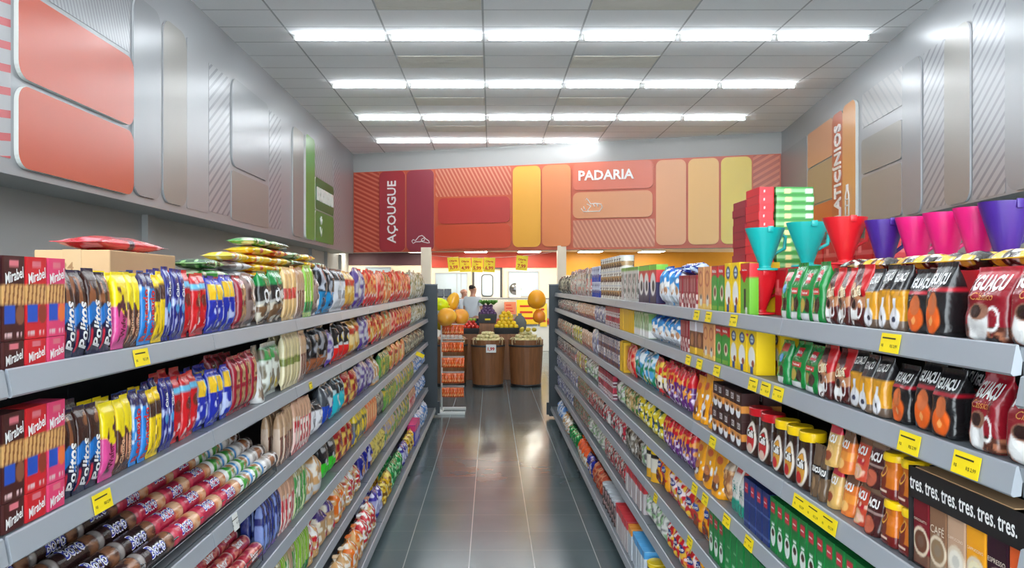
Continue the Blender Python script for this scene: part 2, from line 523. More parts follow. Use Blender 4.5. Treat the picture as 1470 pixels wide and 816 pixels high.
p = wall_panel('left', 449, 476, 0, 0, gd, 'dark green sign panel with white lettering on left wall', z=(EYE + 1.48, EYE + 2.10), r=.1, t=.035)
letters(p, 'HORTIFRUTI', p['w'] * 0.86, p['w'] / 2, p['h'] / 2, 0.035, M['lettering'], 0.03, stretch=1.3)
p = wall_panel('left', 449, 476, 0, 0, gm, 'mid green panel with carrot pictogram under the dark green sign', z=(EYE + .86, EYE + 1.45), r=.1, t=.035)
icon(p, [[(-.1, 0), (0, -.2), (.1, 0), (0, .06), (-.1, 0)], [(0, .06), (-.08, .2)], [(0, .06), (0, .24)], [(0, .06), (.08, .18)]], 0.9, p['w'] * .28, p['h'] * .5, .035, M['lettering'], .014)
wall_panel('left', 478, 486, 0, 0, hatchL, 'narrow hatched strip right of the green panels', r=0.01, t=0.004, z=(EYE + .9, EYE + 2.75), edge=EDGE)

# far wall: the red to yellow board
s0, _ = on_wall('far', 508, 300); s1, _ = on_wall('far', 1121, 300)
red_h = striped('hatch_red', (178, 62, 46), (208, 110, 84), 0.10, math.radians(25), 0.45)
red_h2 = striped('hatch_salmon', (190, 88, 66), (214, 140, 112), 0.085, math.radians(62), 0.45)
base_far = simple('board_terracotta', (196, 92, 62), 0.4, var=0.03, scale=0.6)
o = link_mesh('header_board', MB().box(0, s1 - s0, -0.02, 0, 0, 1.98).mesh('header_board', base_far), None, wall_point('far', s0, 2.465, 0.002), (0, 0, wall_rz('far')))
tag(o, 'long terracotta board across the far wall behind the coloured panels', 'wall board')
FZ = (EYE + .89, EYE + 2.76)
def fp(x0, x1, m, label, z=FZ, r=.13, t=.035, edge=None, name='wall_panel'):
    return wall_panel('far', x0, x1, 0, 0, m, label, r=r, t=t, z=z, edge=edge, base=0.024, name=name)
eo = satin('panel_edge_peach', (226, 150, 110), 0.4)
FT = (EYE + .83, EYE + 2.78)
fp(509, 545, red_h, 'red hatched strip at the left end of the far wall board', z=FT, r=.01, t=.004, edge=eo)
p = fp(546, 583, satin('panel_crimson', (164, 46, 54), 0.35), 'crimson panel lettered AÇOUGUE on the far wall', z=FT, r=.13, edge=eo)
letters(p, 'AÇOUGUE', 1.52, p['w'] * .52, p['h'] * .49, .035, M['lettering'], 0.012, math.pi / 2)
p = fp(585, 624, satin('panel_wine', (150, 54, 68), 0.35), 'wine red panel with meat pictogram on the far wall', z=FT, r=.13, edge=eo)
icon(p, [[(-.24, .02), (-.2, .06), (-.14, .03), (-.04, .14), (.04, .16), (.12, .1), (.1, .03), (-.02, .0), (-.14, .0), (-.2, -.04), (-.24, .02)],
         [(.02, .06), (.1, .1), (.22, 0.02), (.24, -.03), (.18, -.03), (.05, -.0), (.02, .06)]], .95, p['w'] * .52, .22, .035, M['lettering'], .011)
fp(626, 734, red_h2, 'salmon hatched area above the red horizontal panels', z=(EYE + 2.12, EYE + 2.78), r=.01, t=.004, edge=eo)
fp(630, 733, satin('panel_red', (186, 58, 52), 0.35), 'upper red horizontal panel left of the tall yellow panel', z=(EYE + 1.47, EYE + 2.08), edge=eo)
fp(626, 734, satin('panel_orange_red', (204, 76, 46), 0.35), 'lower orange-red horizontal panel left of the tall yellow panel', z=(EYE + .87, EYE + 1.44), edge=eo)
fp(737, 777, satin('panel_amber', (236, 170, 58), 0.32), 'tall amber yellow panel in the middle of the far wall', edge=eo)
fp(779, 820, satin('panel_orange', (222, 130, 74), 0.32), 'tall orange panel left of the PADARIA sign', edge=eo)
p = fp(823, 938, satin('panel_coral', (208, 98, 66), 0.32), 'coral sign panel lettered PADARIA on the far wall', z=(EYE + 2.16, EYE + 2.78), edge=eo)
letters(p, 'PADARIA', 1.24, p['w'] * .42, p['h'] * .53, .035, M['lettering'], 0.025)
p = fp(823, 937, satin('panel_tan', (214, 142, 92), 0.32), 'tan panel with bread pictogram under the PADARIA sign', z=(EYE + 1.52, EYE + 2.11), edge=eo)
icon(p, [[(-.26, -.08), (-.2, -.16), (.2, -.16), (.27, -.06), (.24, .02), (.1, .04), (-.02, .03), (-.08, .12), (-.12, .17), (-.16, .12), (-.12, .03), (-.2, -.03), (-.26, -.08)],
         [(-.12, .03), (-.02, -.02), (-.1, -.14)], [(.04, .03), (.08, -.04)], [(.13, .03), (.17, -.04)], [(-.2, -.03), (-.16, -.12)]], .9, p['w'] * .24, p['h'] * .5, .035, M['lettering'], .011)
fp(823, 940, striped('hatch_tan', (190, 112, 86), (214, 150, 120), 0.085, math.radians(62), 0.45), 'tan hatched area under the bread pictogram', z=(EYE + .86, EYE + 1.48), r=.01, t=.004, edge=eo)
fp(942, 985, satin('panel_peach', (220, 152, 100), 0.32), 'tall peach panel right of the PADARIA sign', edge=eo)
fp(988, 1032, satin('panel_sand', (222, 168, 84), 0.32), 'tall sand panel, second right of the PADARIA sign', edge=eo)
fp(1035, 1079, satin('panel_yellow', (216, 186, 50), 0.32), 'tall yellow panel near the right end of the far wall', edge=eo)
fp(1081, 1119, striped('hatch_red_diag', (176, 82, 58), (210, 118, 88), 0.12, math.radians(-30), 0.45), 'red hatched strip at the right end of the far wall board', z=FT, r=.01, t=.004, edge=eo)

# right wall
def rp(x0, x1, z0, z1, m, label, r=.14, t=.02, edge=None):
    return wall_panel('right', x0, x1, 0, 0, m, label, r=r, t=t, z=(EYE + z0, EYE + z1), edge=edge or EDGE, base=.014)
rp(1124, 1161, .9, 1.7, GP[1], 'lower taupe panel in the far corner of the right wall', r=.05)
rp(1124, 1161, 1.76, 2.78, GP[0], 'upper grey panel in the far corner of the right wall', r=.05)
rp(1162, 1198, 2.15, 2.78, satin('panel_pale_orange', (216, 158, 116), .32), 'pale orange panel left of the LATICÍNIOS sign', r=.06)
rp(1162, 1198, 1.45, 2.12, satin('panel_khaki', (176, 152, 118), .32), 'khaki panel between pale and deep orange panels, right wall', r=.06)
rp(1170, 1199, .88, 1.42, satin('panel_deep_orange', (208, 102, 50), .32), 'deep orange panel left of the bottom of LATICÍNIOS', r=.08)
p = rp(1199, 1214.5, .88, 2.78, satin('panel_rust', (196, 96, 54), .32), 'narrow rust orange panel lettered LATICÍNIOS on the right wall', t=.035)
letters(p, 'LATICÍNIOS', 1.5, p['w'] * .5, p['h'] * .5, .035, M['lettering'], .02, math.pi / 2, stretch=1.5)
p = rp(1215, 1234, .86, 2.8, satin('panel_honey', (226, 160, 92), .32), 'tall honey orange panel right of LATICÍNIOS lettering', t=.045, edge=M['white'])
icon(p, [[(-.1, -.3), (-.1, .1), (-.04, .2), (-.04, .3), (.04, .3), (.04, .2), (.1, .1), (.1, -.3), (-.1, -.3)], [(-.1, -.1), (.1, -.1)], [(-.1, .02), (.1, .02)]], .8, p['w'] * .42, .45, .045, M['lettering'], .012)
rp(1240, 1298, 1.62, 2.12, GP[1], 'upper taupe panel right of the orange panels, right wall', r=.06)
rp(1240, 1298, .9, 1.57, GP[1], 'lower taupe panel right of the orange panels, right wall', r=.06)
rp(1240, 1298, 2.3, 2.8, striped('perforated_pale', (184, 184, 184), (166, 168, 170), 0.12, math.radians(40), .3), 'faint perforated area above the taupe panels, right wall', r=.02, t=.006)
rp(1299, 1326, .88, 2.78, GP[0], 'tall narrow taupe panel left of narrow hatching, right wall')
rp(1328, 1359, .9, 2.76, hatchL, 'narrow diagonal hatching on the right wall', r=.01, t=.004)
rp(1360, 1397, .88, 2.78, GP[1], 'tall taupe panel between the two hatched strips, right wall')
rp(1399, 1446, .88, 2.9, hatchL, 'wide diagonal hatching near the right edge of the right wall', r=.01, t=.004)
rp(1448, 1510, .88, 2.78, GP[0], 'broad taupe panel at the right edge of the photograph', r=.2)

# ---- ceiling: grilles and lamps
M['grille'] = simple('ceiling_grille_grey', (222, 218, 208), 0.8)
def px_at(X, Y): return CX + X / Y * F
fix_me = None
ROWS = [(ROWY - 2.43 * k, 6) for k in (4, 3, 2, 1)] + [(ROWY, 6), (ROWY + 2.4, 6), (ROWY + 4.8, 6), (ROWY + 7.15, 4)]
tube_mat = emissive('lit_tube', (244, 250, 255), TUBE_POWER)
def make_lamp():
    root = empty('ceiling_lamp')
    MB().box(-.6, .6, -.016, .016, -.016, 0).build('fixture', M['white'], root)
    MB().tube([(-.575, 0, -.05), (.575, 0, -.05)], .02, 10).build('tube', tube_mat, root)
    for q in (-1, 1): MB().box(min(q * .6, q * .575), max(q * .6, q * .575), -.022, .022, -.072, -.014).build('tube_holder', M['white'], root)
    return root
ORD = ['first', 'second', 'third', 'fourth', 'fifth', 'sixth', 'seventh', 'eighth', 'ninth', 'tenth', 'eleventh', 'twelfth', 'thirteenth', 'fourteenth', 'fifteenth',
       'sixteenth', 'seventeenth', 'eighteenth', 'nineteenth', 'twentieth']
TENS = {2: 'twenty', 3: 'thirty', 4: 'forty', 5: 'fifty', 6: 'sixty', 7: 'seventy', 8: 'eighty', 9: 'ninety'}
TENTH = {2: 'twentieth', 3: 'thirtieth', 4: 'fortieth', 5: 'fiftieth', 6: 'sixtieth', 7: 'seventieth', 8: 'eightieth', 9: 'ninetieth'}
def ordinal(n):          # 1-based
    if n <= 20: return ORD[n - 1]
    if n >= 100: return 'hundred-and-' + ordinal(n - 100) if n > 100 else 'hundredth'
    t, u = divmod(n, 10)
    return TENTH[t] if u == 0 else TENS[t] + '-' + ORD[u - 1]
lamp0 = None
nrow = 0
row_txt = ['row above the camera, first', 'row above the camera, second', 'row above the camera, third', 'row above the camera, fourth',
           'nearest visible row of lamps', 'second visible row of lamps', 'third visible row of lamps', 'farthest short row of lamps']
for ri, (yy, n) in enumerate(ROWS):
    for c in range(n):
        x = LX0 + LSTEP * (c - 2) + LSTEP / 2 + 0.02
        if lamp0 is None:
            lamp0 = make_lamp(); o = lamp0; o.location = (x, yy, ZC)
        else: o = copy_tree(lamp0, (x, yy, ZC))
        tag(o, 'lit white tube lamp, %s from the left in the %s' % (ordinal(c + 1), row_txt[ri]), 'ceiling lamp', 'ceiling tube lamps')
gm_ = MB().box(-.61, .61, -.29, .29, -.004, 0)
for k in range(12): gm_.box(-.59, .59, -.27 + k * .047, -.25 + k * .047, -.006, -.004)
grille_me = gm_.mesh('ceiling_grille', M['grille'])
gi = 0
for ri, off in ((0, -1.2), (1, -1.2), (2, -1.2), (3, -1.2)):
    for side, cc in (('left', 1), ('right', 3)):
        yy = ROWS[4 + ri][0] + off
        o = link_mesh('ceiling_grille', grille_me, None, (LX0 + LSTEP * (cc - 2) + LSTEP / 2, yy, ZC))
        tag(o, 'darker grey ceiling panel, %s one, just before the %s' % (side, ['nearest visible lamp row', 'second lamp row', 'third lamp row', 'farthest lamp row'][ri]), 'ceiling panel', 'darker ceiling panels')

# low ceiling light panels at the back
lowm = emissive('lit_low_panel', (255, 246, 228), LOW_LIGHT)
def lowlight(x, y, lab):
    r = empty('ceiling_light', (x, y, 2.56))
    MB().box(-.32, .32, -.32, .32, -.03, 0).build('frame', M['white'], r)
    MB().box(-.29, .29, -.29, .29, -.036, -.03).build('diffuser', lowm, r)
    tag(r, lab, 'ceiling light', 'square lights of the low back ceiling')
k = 0
for yy, xs in ((18.7, (-.1, .95)), (17.75, (2.6, 3.75, 4.9)), (20.1, (-3.6, -1.9, -.4, 1.0, 2.6, 4.2))):
    for x in xs:
        k += 1
        lowlight(x, yy, 'square light in the low back ceiling, %s from left, %s row' % (ordinal(xs.index(x) + 1), {18.7: 'middle', 17.75: 'nearest', 20.1: 'farthest'}[yy]))

# ================================================================== PACKAGING GENERATOR
rngs = {}
VAR = [0]
def vnoise(u, v, fx, fy, seed):
    """smooth value noise 0..1"""
    if seed not in rngs: rngs[seed] = np.random.RandomState(seed).rand(64, 64)
    g = rngs[seed]
    x = np.asarray(u) * fx + 100; y = np.asarray(v) * fy + 100
    xi = np.floor(x).astype(int); yi = np.floor(y).astype(int)
    fxx = x - xi; fyy = y - yi
    fxx = fxx * fxx * (3 - 2 * fxx); fyy = fyy * fyy * (3 - 2 * fyy)
    a = g[xi % 64, yi % 64]; b = g[(xi + 1) % 64, yi % 64]; c = g[xi % 64, (yi + 1) % 64]; d = g[(xi + 1) % 64, (yi + 1) % 64]
    return (a * (1 - fxx) + b * fxx) * (1 - fyy) + (c * (1 - fxx) + d * fxx) * fyy

def paint(layers, u, v, base):
    """u,v in 0..1 ; returns sRGB 0-255"""
    c = np.empty(u.shape + (3,)); c[:] = base
    def soft(d, w=0.02): return np.clip(d / w + 0.5, 0, 1)
    for L in layers:
        k = L[0]
        if k == 'b':                     # band v0 v1 colour
            m = soft(np.minimum(v - L[1], L[2] - v)); col = L[3]
        elif k == 'w':                   # wavy band
            s = L[4] if len(L) > 4 else 0.06
            wv = v + s * np.sin(u * 5 + L[1] * 9)
            m = soft(np.minimum(wv - L[1], L[2] - wv)); col = L[3]
        elif k == 'g':                   # printed diagonal split
            m = soft((v - L[1]) + (u - .5) * L[2]); col = L[3]
        elif k == 'r':
            m = soft(np.minimum(np.minimum(u - L[1], L[2] - u), np.minimum(v - L[3], L[4] - v))); col = L[5]
        elif k == 'e':                   # ellipse cu cv ru rv colour
            m = soft(1 - np.sqrt(((u - L[1]) / L[3]) ** 2 + ((v - L[2]) / L[4]) ** 2), 0.15); col = L[5]
        elif k == 'o':                   # ring
            r = np.sqrt(((u - L[1]) / L[3]) ** 2 + ((v - L[2]) / L[4]) ** 2)
            m = soft(0.16 - np.abs(1 - r), 0.1); col = L[5]
        elif k == 'n':                   # speckle: thresh, freq, colour, v0, v1 [,u0,u1]
            n = vnoise(u, v, L[2], L[2] * 1.5, int(L[2] * 7 + L[1] * 100) + VAR[0] * 131)
            m = soft(n - L[1], 0.12) * soft(np.minimum(v - L[4], L[5] - v)); col = L[3]
            if len(L) > 6: m = m * soft(np.minimum(u - L[6], L[7] - u))
        elif k == 's':                   # stripes across: count, duty, colour, v0, v1, slant
            m = (((u * L[1] + v * L[6]) % 1.0) < L[2]).astype(float) * soft(np.minimum(v - L[4], L[5] - v)); col = L[3]
        elif k == 't':                   # horizontal small text rows: v0 v1 rows colour u0 u1
            n = vnoise(u, v * 0, 26, 1, 3)
            m = ((((v - L[1]) / (L[2] - L[1]) * L[3]) % 1.0) < .5) * (n > .42) * soft(np.minimum(v - L[1], L[2] - v)) * soft(np.minimum(u - L[5], L[6] - u)); col = L[4]
        m = m[..., None]
        c = c * (1 - m) + np.asarray(col, float) * m
    return c

PROF = {}
def prof_box(v): return np.ones_like(v), np.ones_like(v)
def prof_bag(v):      # coffee bag: full body, folded flat at the top
    b = np.interp(v, [0, .04, .2, .6, .82, .93, 1], [.82, .96, 1, .9, .42, .1, .07])
    a = np.interp(v, [0, .05, .3, .8, 1], [.96, 1, .97, .99, 1.0])
    return a, b
def prof_pillow(v):
    b = np.interp(v, [0, .05, .12, .25, .5, .75, .88, .95, 1], [.06, .1, .62, .95, 1, .95, .62, .1, .06])
    a = np.interp(v, [0, .06, .2, .5, .8, .94, 1], [1, .97, .93, .92, .93, .97, 1])
    return a, b
def prof_bread(v):    # gathered and tied at the top
    b = np.interp(v, [0, .06, .2, .6, .78, .86, .9, 1], [.7, .92, 1, .95, .55, .14, .14, .3])
    a = np.interp(v, [0, .06, .3, .62, .78, .86, .9, 1], [.86, .97, 1, .95, .62, .16, .16, .42])
    return a, b
def prof_can(v):
    r = np.interp(v, [0, .02, .04, .95, .965, .985, 1], [.93, 1, .965, .965, 1, 1, .95])
    return r, r
def prof_jar(v):
    r = np.interp(v, [0, .04, .12, .58, .72, .80, 1], [.88, .98, 1, .95, .8, .72, .72])
    return r, r
def prof_bottle(v):
    r = np.interp(v, [0, .03, .5, .62, .78, .84, .85, 1], [.9, 1, 1, .95, .5, .36, .42, .42])
    return r, r
def prof_roll(v):     # cookie roll wrapped in film, crimped ends
    r = np.interp(v, [0, .015, .04, .07, .5, .93, .96, .985, 1], [.55, .8, .93, 1, 1, 1, .93, .8, .55])
    return r, r
def prof_pouch(v):
    b = np.interp(v, [0, .05, .3, .7, .92, 1], [1, .98, .8, .45, .08, .06])
    a = np.interp(v, [0, .08, .5, 1], [.9, 1, .98, 1])
    return a, b
SH = {'box': (prof_box, 20, 0, 'carton', 2), 'bag': (prof_bag, 4.5, .10, 'film', 26), 'pillow': (prof_pillow, 2.6, .16, 'film', 26),
      'bread': (prof_bread, 3.0, .14, 'film', 30), 'can': (prof_can, 2, 0, 'plastic', 0), 'jar': (prof_jar, 2, 0, 'plastic', 0),
      'bottle': (prof_bottle, 2, 0, 'plastic', 0), 'roll': (prof_roll, 2, .0, 'film', 0), 'pouch': (prof_pouch, 3.2, .08, 'film', 24),
      'sqjar': (prof_jar, 4, 0, 'plastic', 0), 'wafer': (prof_pillow, 5, .05, 'film', 24)}

def pack_mesh(name, shape, w, d, h, base, layers=(), texts=(), top=None, nu=20, nv=26, seed=1, seal=None, side=None, mat=None):
    """one product as one mesh: front faces -y, stands on z = 0.
    texts: (string, u, v, width as a share of w (or of h when turned), colour, turn degrees, bold, stretch)"""
    prof, n, wob, mt, _ = SH[shape]
    sharp = shape == 'box'
    vv = np.linspace(0, 1, nv)
    if shape in ('can', 'jar', 'bottle', 'roll', 'sqjar'):
        vv = np.unique(np.concatenate([vv, {'can': [.02, .04, .95, .965, .985], 'roll': [.015, .04, .07, .93, .96, .985], 'bottle': [.84, .85, .5, .62]}.get(shape, [.04, .12])]))
    t = np.linspace(-1, 1, nu)
    if n <= 2.2: t = np.sin(t * math.pi / 2)
    else: t = np.unique(np.concatenate([t * .97, [-1, 1]]))
    yf = (1 - np.abs(t) ** n) ** (1.0 / n) if n > 2.2 else np.sqrt(np.clip(1 - t * t, 0, 1))
    a, b = prof(vv)
    nb = len(t) - 2
    rows = []; cols = []
    U = (t + 1) / 2
    def wobble(uu, v_):
        if not wob: return np.zeros_like(uu)
        return (vnoise(uu, v_, 4.5, 6.5, seed + 5 + VAR[0] * 57) - .5) * wob * 2
    def surf(tt, v_):
        """front surface point for t in -1..1 and v in 0..1"""
        tt = np.clip(tt, -1, 1)
        aa, bb = prof(v_)
        yy = (1 - np.abs(tt) ** n) ** (1.0 / n) if n > 2.2 else np.sqrt(np.clip(1 - tt * tt, 0, 1))
        yy = yy * bb * (1 + wobble((tt + 1) / 2, v_))
        return np.stack([aa * tt * w / 2, d / 2 - yy * d / 2, v_ * h], -1)
    P = []; C = []
    for i, v in enumerate(vv):
        vf = np.full_like(t, v)
        f = surf(t, vf)
        bk = f[1:-1][::-1].copy(); bk[:, 1] = d - bk[:, 1]
        P.append(np.concatenate([f, bk]))
        cf = paint(layers, U, vf, base)
        if side is not None: cf[0] = side; cf[-1] = side
        C.append(np.concatenate([cf, cf[1:-1][::-1]]))
    K = P[0].shape[0]
    P = np.concatenate(P); C = np.concatenate(C)
    faces = []
    for i in range(len(vv) - 1):
        o = i * K
        for k in range(K):
            k2 = (k + 1) % K
            faces.append((o + k, o + k2, o + K + k2, o + K + k))
    # caps with their own vertices so their colour stays flat
    tc = top if top is not None else paint(layers, np.array([.5]), np.array([.99]), base)[0]
    bc = paint(layers, np.array([.5]), np.array([.01]), base)[0]
    nP = len(P)
    P = np.concatenate([P, P[-K:], P[:K]]); C = np.concatenate([C, np.tile(tc, (K, 1)), np.tile(bc, (K, 1))])
    faces.append(tuple(range(nP, nP + K))); faces.append(tuple(range(nP + 2 * K - 1, nP + K - 1, -1)))
    P = [P]; C = [C]; cnt = nP + 2 * K
    for T in texts:
        s, tu, tv, tw, col = T[:5]
        turn = T[5] if len(T) > 5 else 0
        bold = T[6] if len(T) > 6 else 0.02
        st = T[7] if len(T) > 7 else 1.0
        v2, f2, asp = text_tris(s, bold, 0.25 if len(T) > 8 else 0)
        size = tw * (h if abs(turn) == 90 else w)
        q = v2 * size; q[:, 1] *= st
        a_ = math.radians(turn); cs, sn = math.cos(a_), math.sin(a_)
        X = q[:, 0] * cs - q[:, 1] * sn; Z = q[:, 0] * sn + q[:, 1] * cs
        v_ = np.clip(tv + Z / h, 0.005, .995)
        aa, _b = prof(v_)
        xx = (tu - .5) * 2 * aa + X / (w / 2)
        tt = xx / aa
        if n <= 2.2: tt = np.sin(np.clip(X / (w / 2) + (tu - .5) * 3, -1.5, 1.5))
        pts = surf(tt, v_)
        pts[:, 1] -= 0.0009
        if n <= 2.2:
            pts[:, 0] *= 1.012
        P.append(pts); C.append(np.tile(np.asarray(col, float), (len(pts), 1)))
        faces += [tuple(cnt + j for j in f) for f in f2]
        cnt += len(pts)
    P = np.concatenate(P); C = np.concatenate(C)
    me = bpy.data.meshes.new(name)
    me.from_pydata(P.tolist(), [], faces)
    at = me.color_attributes.new('ink', 'FLOAT_COLOR', 'POINT')
    cc = np.ones((len(P), 4)); cc[:, :3] = lin(C)
    at.data.foreach_set('color', cc.ravel())
    me.polygons.foreach_set('use_smooth', [True] * len(me.polygons))
    me.set_sharp_from_angle(angle=math.radians(38 if sharp or shape == 'wafer' else 60))
    me.materials.append(M[mat or mt])
    me.update()
    return me

# ================================================================== GONDOLAS
BAY = 0.93
LZ = [1.508, 1.232, 0.940, 0.664, 0.368, 0.112]
RZ = [1.556, 1.372, 1.112, 0.880, 0.648, 0.416, 0.142]
XU, XB = 0.80, 0.725       # front of the upper shelves and of the base shelf
XBACK = 1.21
LX_BASE, RX_BASE = 0.705, 0.75
def shelf_mesh(s, xf, L, first):
    m = MB()
    x0, x1 = sorted((s * (xf + .004), s * XBACK))
    m.box(x0, x1, .004, L - .004, -.022, -.001)
    return m.mesh('shelf', M['shelf'])
def rail_mesh(s, xf, L):
    # sloped price rail with a lip, profile in x,z
    m = MB()
    prof = [(xf, .004), (xf - .004, .002), (xf - .012, -.040), (xf - .008, -.044), (xf + .004, -.042), (xf + .006, -.02)]
    bm = m.bm
    a = [bm.verts.new((s * x, .002, z)) for x, z in prof]; b = [bm.verts.new((s * x, L - .002, z)) for x, z in prof]
    bm.faces.new(a); bm.faces.new(b[::-1])
    for i in range(len(a)):
        j = (i + 1) % len(a); bm.faces.new([a[i], b[i], b[j], a[j]])
    return m.mesh('price_rail', M['rail'])
def bracket_mesh(s, xf):
    m = MB()
    x0 = s * (xf + .01)
    x1 = s * XBACK
    bm = m.bm
    for y in (.0, .003):
        pass
    a = [(x0, -.045), (x0, -.015), (x1, -.015), (x1, -.075)]
    v0 = [bm.verts.new((x, -.0015, z)) for x, z in a]; v1 = [bm.verts.new((x, .0015, z)) for x, z in a]
    bm.faces.new(v0); bm.faces.new(v1[::-1])
    for i in range(4):
        j = (i + 1) % 4; bm.faces.new([v0[i], v1[i], v1[j], v0[j]])
    return m.mesh('shelf_bracket', M['shelf'])

def gondola(s, levels, xbase, y_start, nbays, side):
    zt = 1.62
    meshes = {}
    for up in (True, False):
        xf = XU if up else xbase
        meshes[up] = (shelf_mesh(s, xf, BAY, True), rail_mesh(s, xf, BAY), bracket_mesh(s, xf))
    back = MB().box(*sorted((s * XBACK, s * (XBACK + .02))), .004, BAY - .004, .08, zt).mesh('back_panel', M['back'])
    post = MB().box(*sorted((s * (XBACK + .021), s * (XBACK + .045))), .004, .03, 0.0, zt + .02).mesh('upright', M['shelf'])
    x0, x1 = sorted((s * (xbase + .06), s * (XBACK + .02)))
    plinth = MB().box(x0, x1, .004, BAY - .004, .012, .085).mesh('plinth', M['dark'])
    foot = MB().lathe([(.022, 0), (.022, .012), (.010, .016), (.010, .075)], 10).box(-.012, .012, -.02, .02, .06, .085).mesh('foot', M['dark'])
    proto = None
    for i in range(nbays):
        y0 = y_start + i * BAY
        root = empty('gondola_shelf_unit', (0, y0, 0))
        near = ordinal(i + 1)
        tag(root, '%s grey steel shelf unit of the %s gondola, counted from the camera' % (near, side), 'shelf unit', '%s gondola shelf units' % side)
        link_mesh('back_panel', back, root); link_mesh('upright', post, root, (0, 0, 0)); link_mesh('plinth', plinth, root)
        link_mesh('foot', foot, root, (s * (xbase + .035), .05, 0)); link_mesh('foot', foot, root, (s * (XBACK - .03), .05, 0))
        for j, z in enumerate(levels):
            up = j < len(levels) - 1
            sh = link_mesh('shelf', meshes[up][0], root, (0, 0, z))
            link_mesh('price_rail', meshes[up][1], sh)
            link_mesh('shelf_bracket', meshes[up][2], sh, (0, .006, 0))
    # end panel on the last unit
    ye = nbays * BAY + y_start
    e = MB().box(*sorted((s * (xbase - .03), s * (XBACK + .02))), BAY, BAY + .03, .02, 1.655, bevel=.004)
    eo_ = link_mesh('end_panel', e.mesh('end_panel', M['dark']), root)
    t = MB().box(*sorted((s * (xbase - .035), s * (XBACK + .025))), BAY - .004, BAY + .034, 1.655, 1.668)
    link_mesh('end_panel_cap', t.mesh('end_panel_cap', M['shelf']), eo_)
    bmp = MB().box(*sorted((s * (xbase - .06), s * (xbase - .03))), BAY - .0, BAY + .045, .04, .19, bevel=.004)
    link_mesh('corner_bumper', bmp.mesh('corner_bumper', M['dark']), eo_)
    return ye
LY0 = 2.19 - BAY
RY0 = 2.09 - BAY
LEND = gondola(-1, LZ, LX_BASE, LY0, 9, 'left')
REND = gondola(1, RZ, RX_BASE, RY0, 9, 'right')
# the bay beside the camera on the right stands at other heights (its rails show at the photo's right edge)
def stub_bay(s, levels, y0, L, side):
    root = empty('gondola_shelf_unit', (0, y0, 0))
    tag(root, 'grey steel shelf unit right beside the camera on the %s' % side, 'shelf unit', '%s gondola shelf units' % side)
    MB().box(*sorted((s * XBACK, s * (XBACK + .02))), .002, L - .002, .08, 1.62).build('back_panel', M['back'], root)
    MB().box(*sorted((s * .8, s * 1.2)), .004, L - .004, .012, .085).build('plinth', M['dark'], root)
    for j, z in enumerate(levels):
        xf = XU if j < len(levels) - 1 else .74
        sh = link_mesh('shelf', shelf_mesh(s, xf, L, True), root, (0, 0, z))
        link_mesh('price_rail', rail_mesh(s, xf, L), sh)
stub_bay(1, [1.51, 1.25, 1.0, .74, .46, .142], RY0 - .75 - .006, .75, 'right')
stub_bay(-1, LZ, LY0 - .75 - .006, .75, 'left')

# ================================================================== PRODUCTS
KD = {}
def K(key, name, desc, cat, shape, w, d, h, base, layers=(), texts=(), **kw):
    sd_ = len(KD) + 1
    me = pack_mesh(name, shape, w, d, h, base, layers, texts, seed=sd_, **kw)
    vr = [me]
    if SH[shape][3] == 'film' and shape != 'roll':        # crumpled differently
        for q in (1, 2, 3):
            VAR[0] = q; vr.append(pack_mesh(name, shape, w, d, h, base, layers, texts, seed=sd_, **kw))
        VAR[0] = 0
    KD[key] = dict(me=me, vr=vr, film=SH[shape][3] == 'film' and shape not in ('roll', 'wafer'), w=w, d=d, h=h, name=name, desc=desc, cat=cat, parts=[])
    return KD[key]
def Kpart(key, name, me, loc=(0, 0, 0)):
    KD[key]['parts'].append((name, me, loc))

W_ = (250, 248, 245); BK = (24, 22, 24); NAVY = (18, 22, 78); BLUE = (24, 62, 160); TAN = (214, 160, 96); BR = (66, 30, 24); RED = (198, 22, 30)
PINK = (224, 62, 116); YEL = (250, 222, 20); LB = (110, 196, 232); GRN = (22, 124, 56); ORG = (240, 120, 24); GLD = (226, 166, 50)
HI = dict(nu=34, nv=48)
HH = dict(nu=28, nv=40)
LO = dict(nu=14, nv=18)

# ---- left gondola, near end
def sticks(c, c2): return [('r', .3, .7, .87, .95, (226, 120, 130)), ('r', .05, .95, .42, .67, (150, 92, 50)), ('s', 5.5, .62, (222, 170, 106), .42, .66, -1.6), ('r', .08, .55, .2, .42, (38, 82, 186)), ('e', .78, .3, .2, .12, c2), ('t', .04, .13, 4, (230, 190, 190), .1, .9)]
for key, col, c2, cn in (('st_br', (74, 32, 30), (140, 86, 60), 'dark brown'), ('st_rd', (214, 36, 44), (150, 60, 40), 'red'), ('st_pk', (228, 66, 112), (240, 120, 60), 'pink')):
    K(key, 'wafer_stick_carton', cn + ' wafer stick carton', 'biscuit box', 'box', .0645, .05, .148, col, sticks(col, c2), [('Mirabel', .5, .77, .86, W_, 14, .02, 1.5, 1)], **HI)
    K(key + 'f', 'wafer_stick_carton', cn + ' wafer stick carton lying flat', 'biscuit box', 'box', .0645, .15, .046, col, [('r', .3, .7, .7, .92, (226, 120, 130))], [('Mirabel', .5, .4, .8, W_, 12, .02, 1.4, 1)], **HH)
K('st_bl', 'wafer_stick_carton', 'blue and white wafer carton', 'biscuit box', 'box', .0645, .05, .148, (236, 240, 248), [('g', .62, .5, (24, 70, 170)), ('n', .5, 5, (50, 28, 26), .2, .58), ('e', .3, .9, .3, .05, RED)], [('Wafer', .5, .75, .8, W_, 10, .03, 1.3, 1)], **HI)
K('st_blf', 'wafer_stick_carton', 'blue wafer carton lying flat', 'biscuit box', 'box', .0645, .15, .046, (28, 70, 180), [('w', .2, .5, W_)], [], **HH)
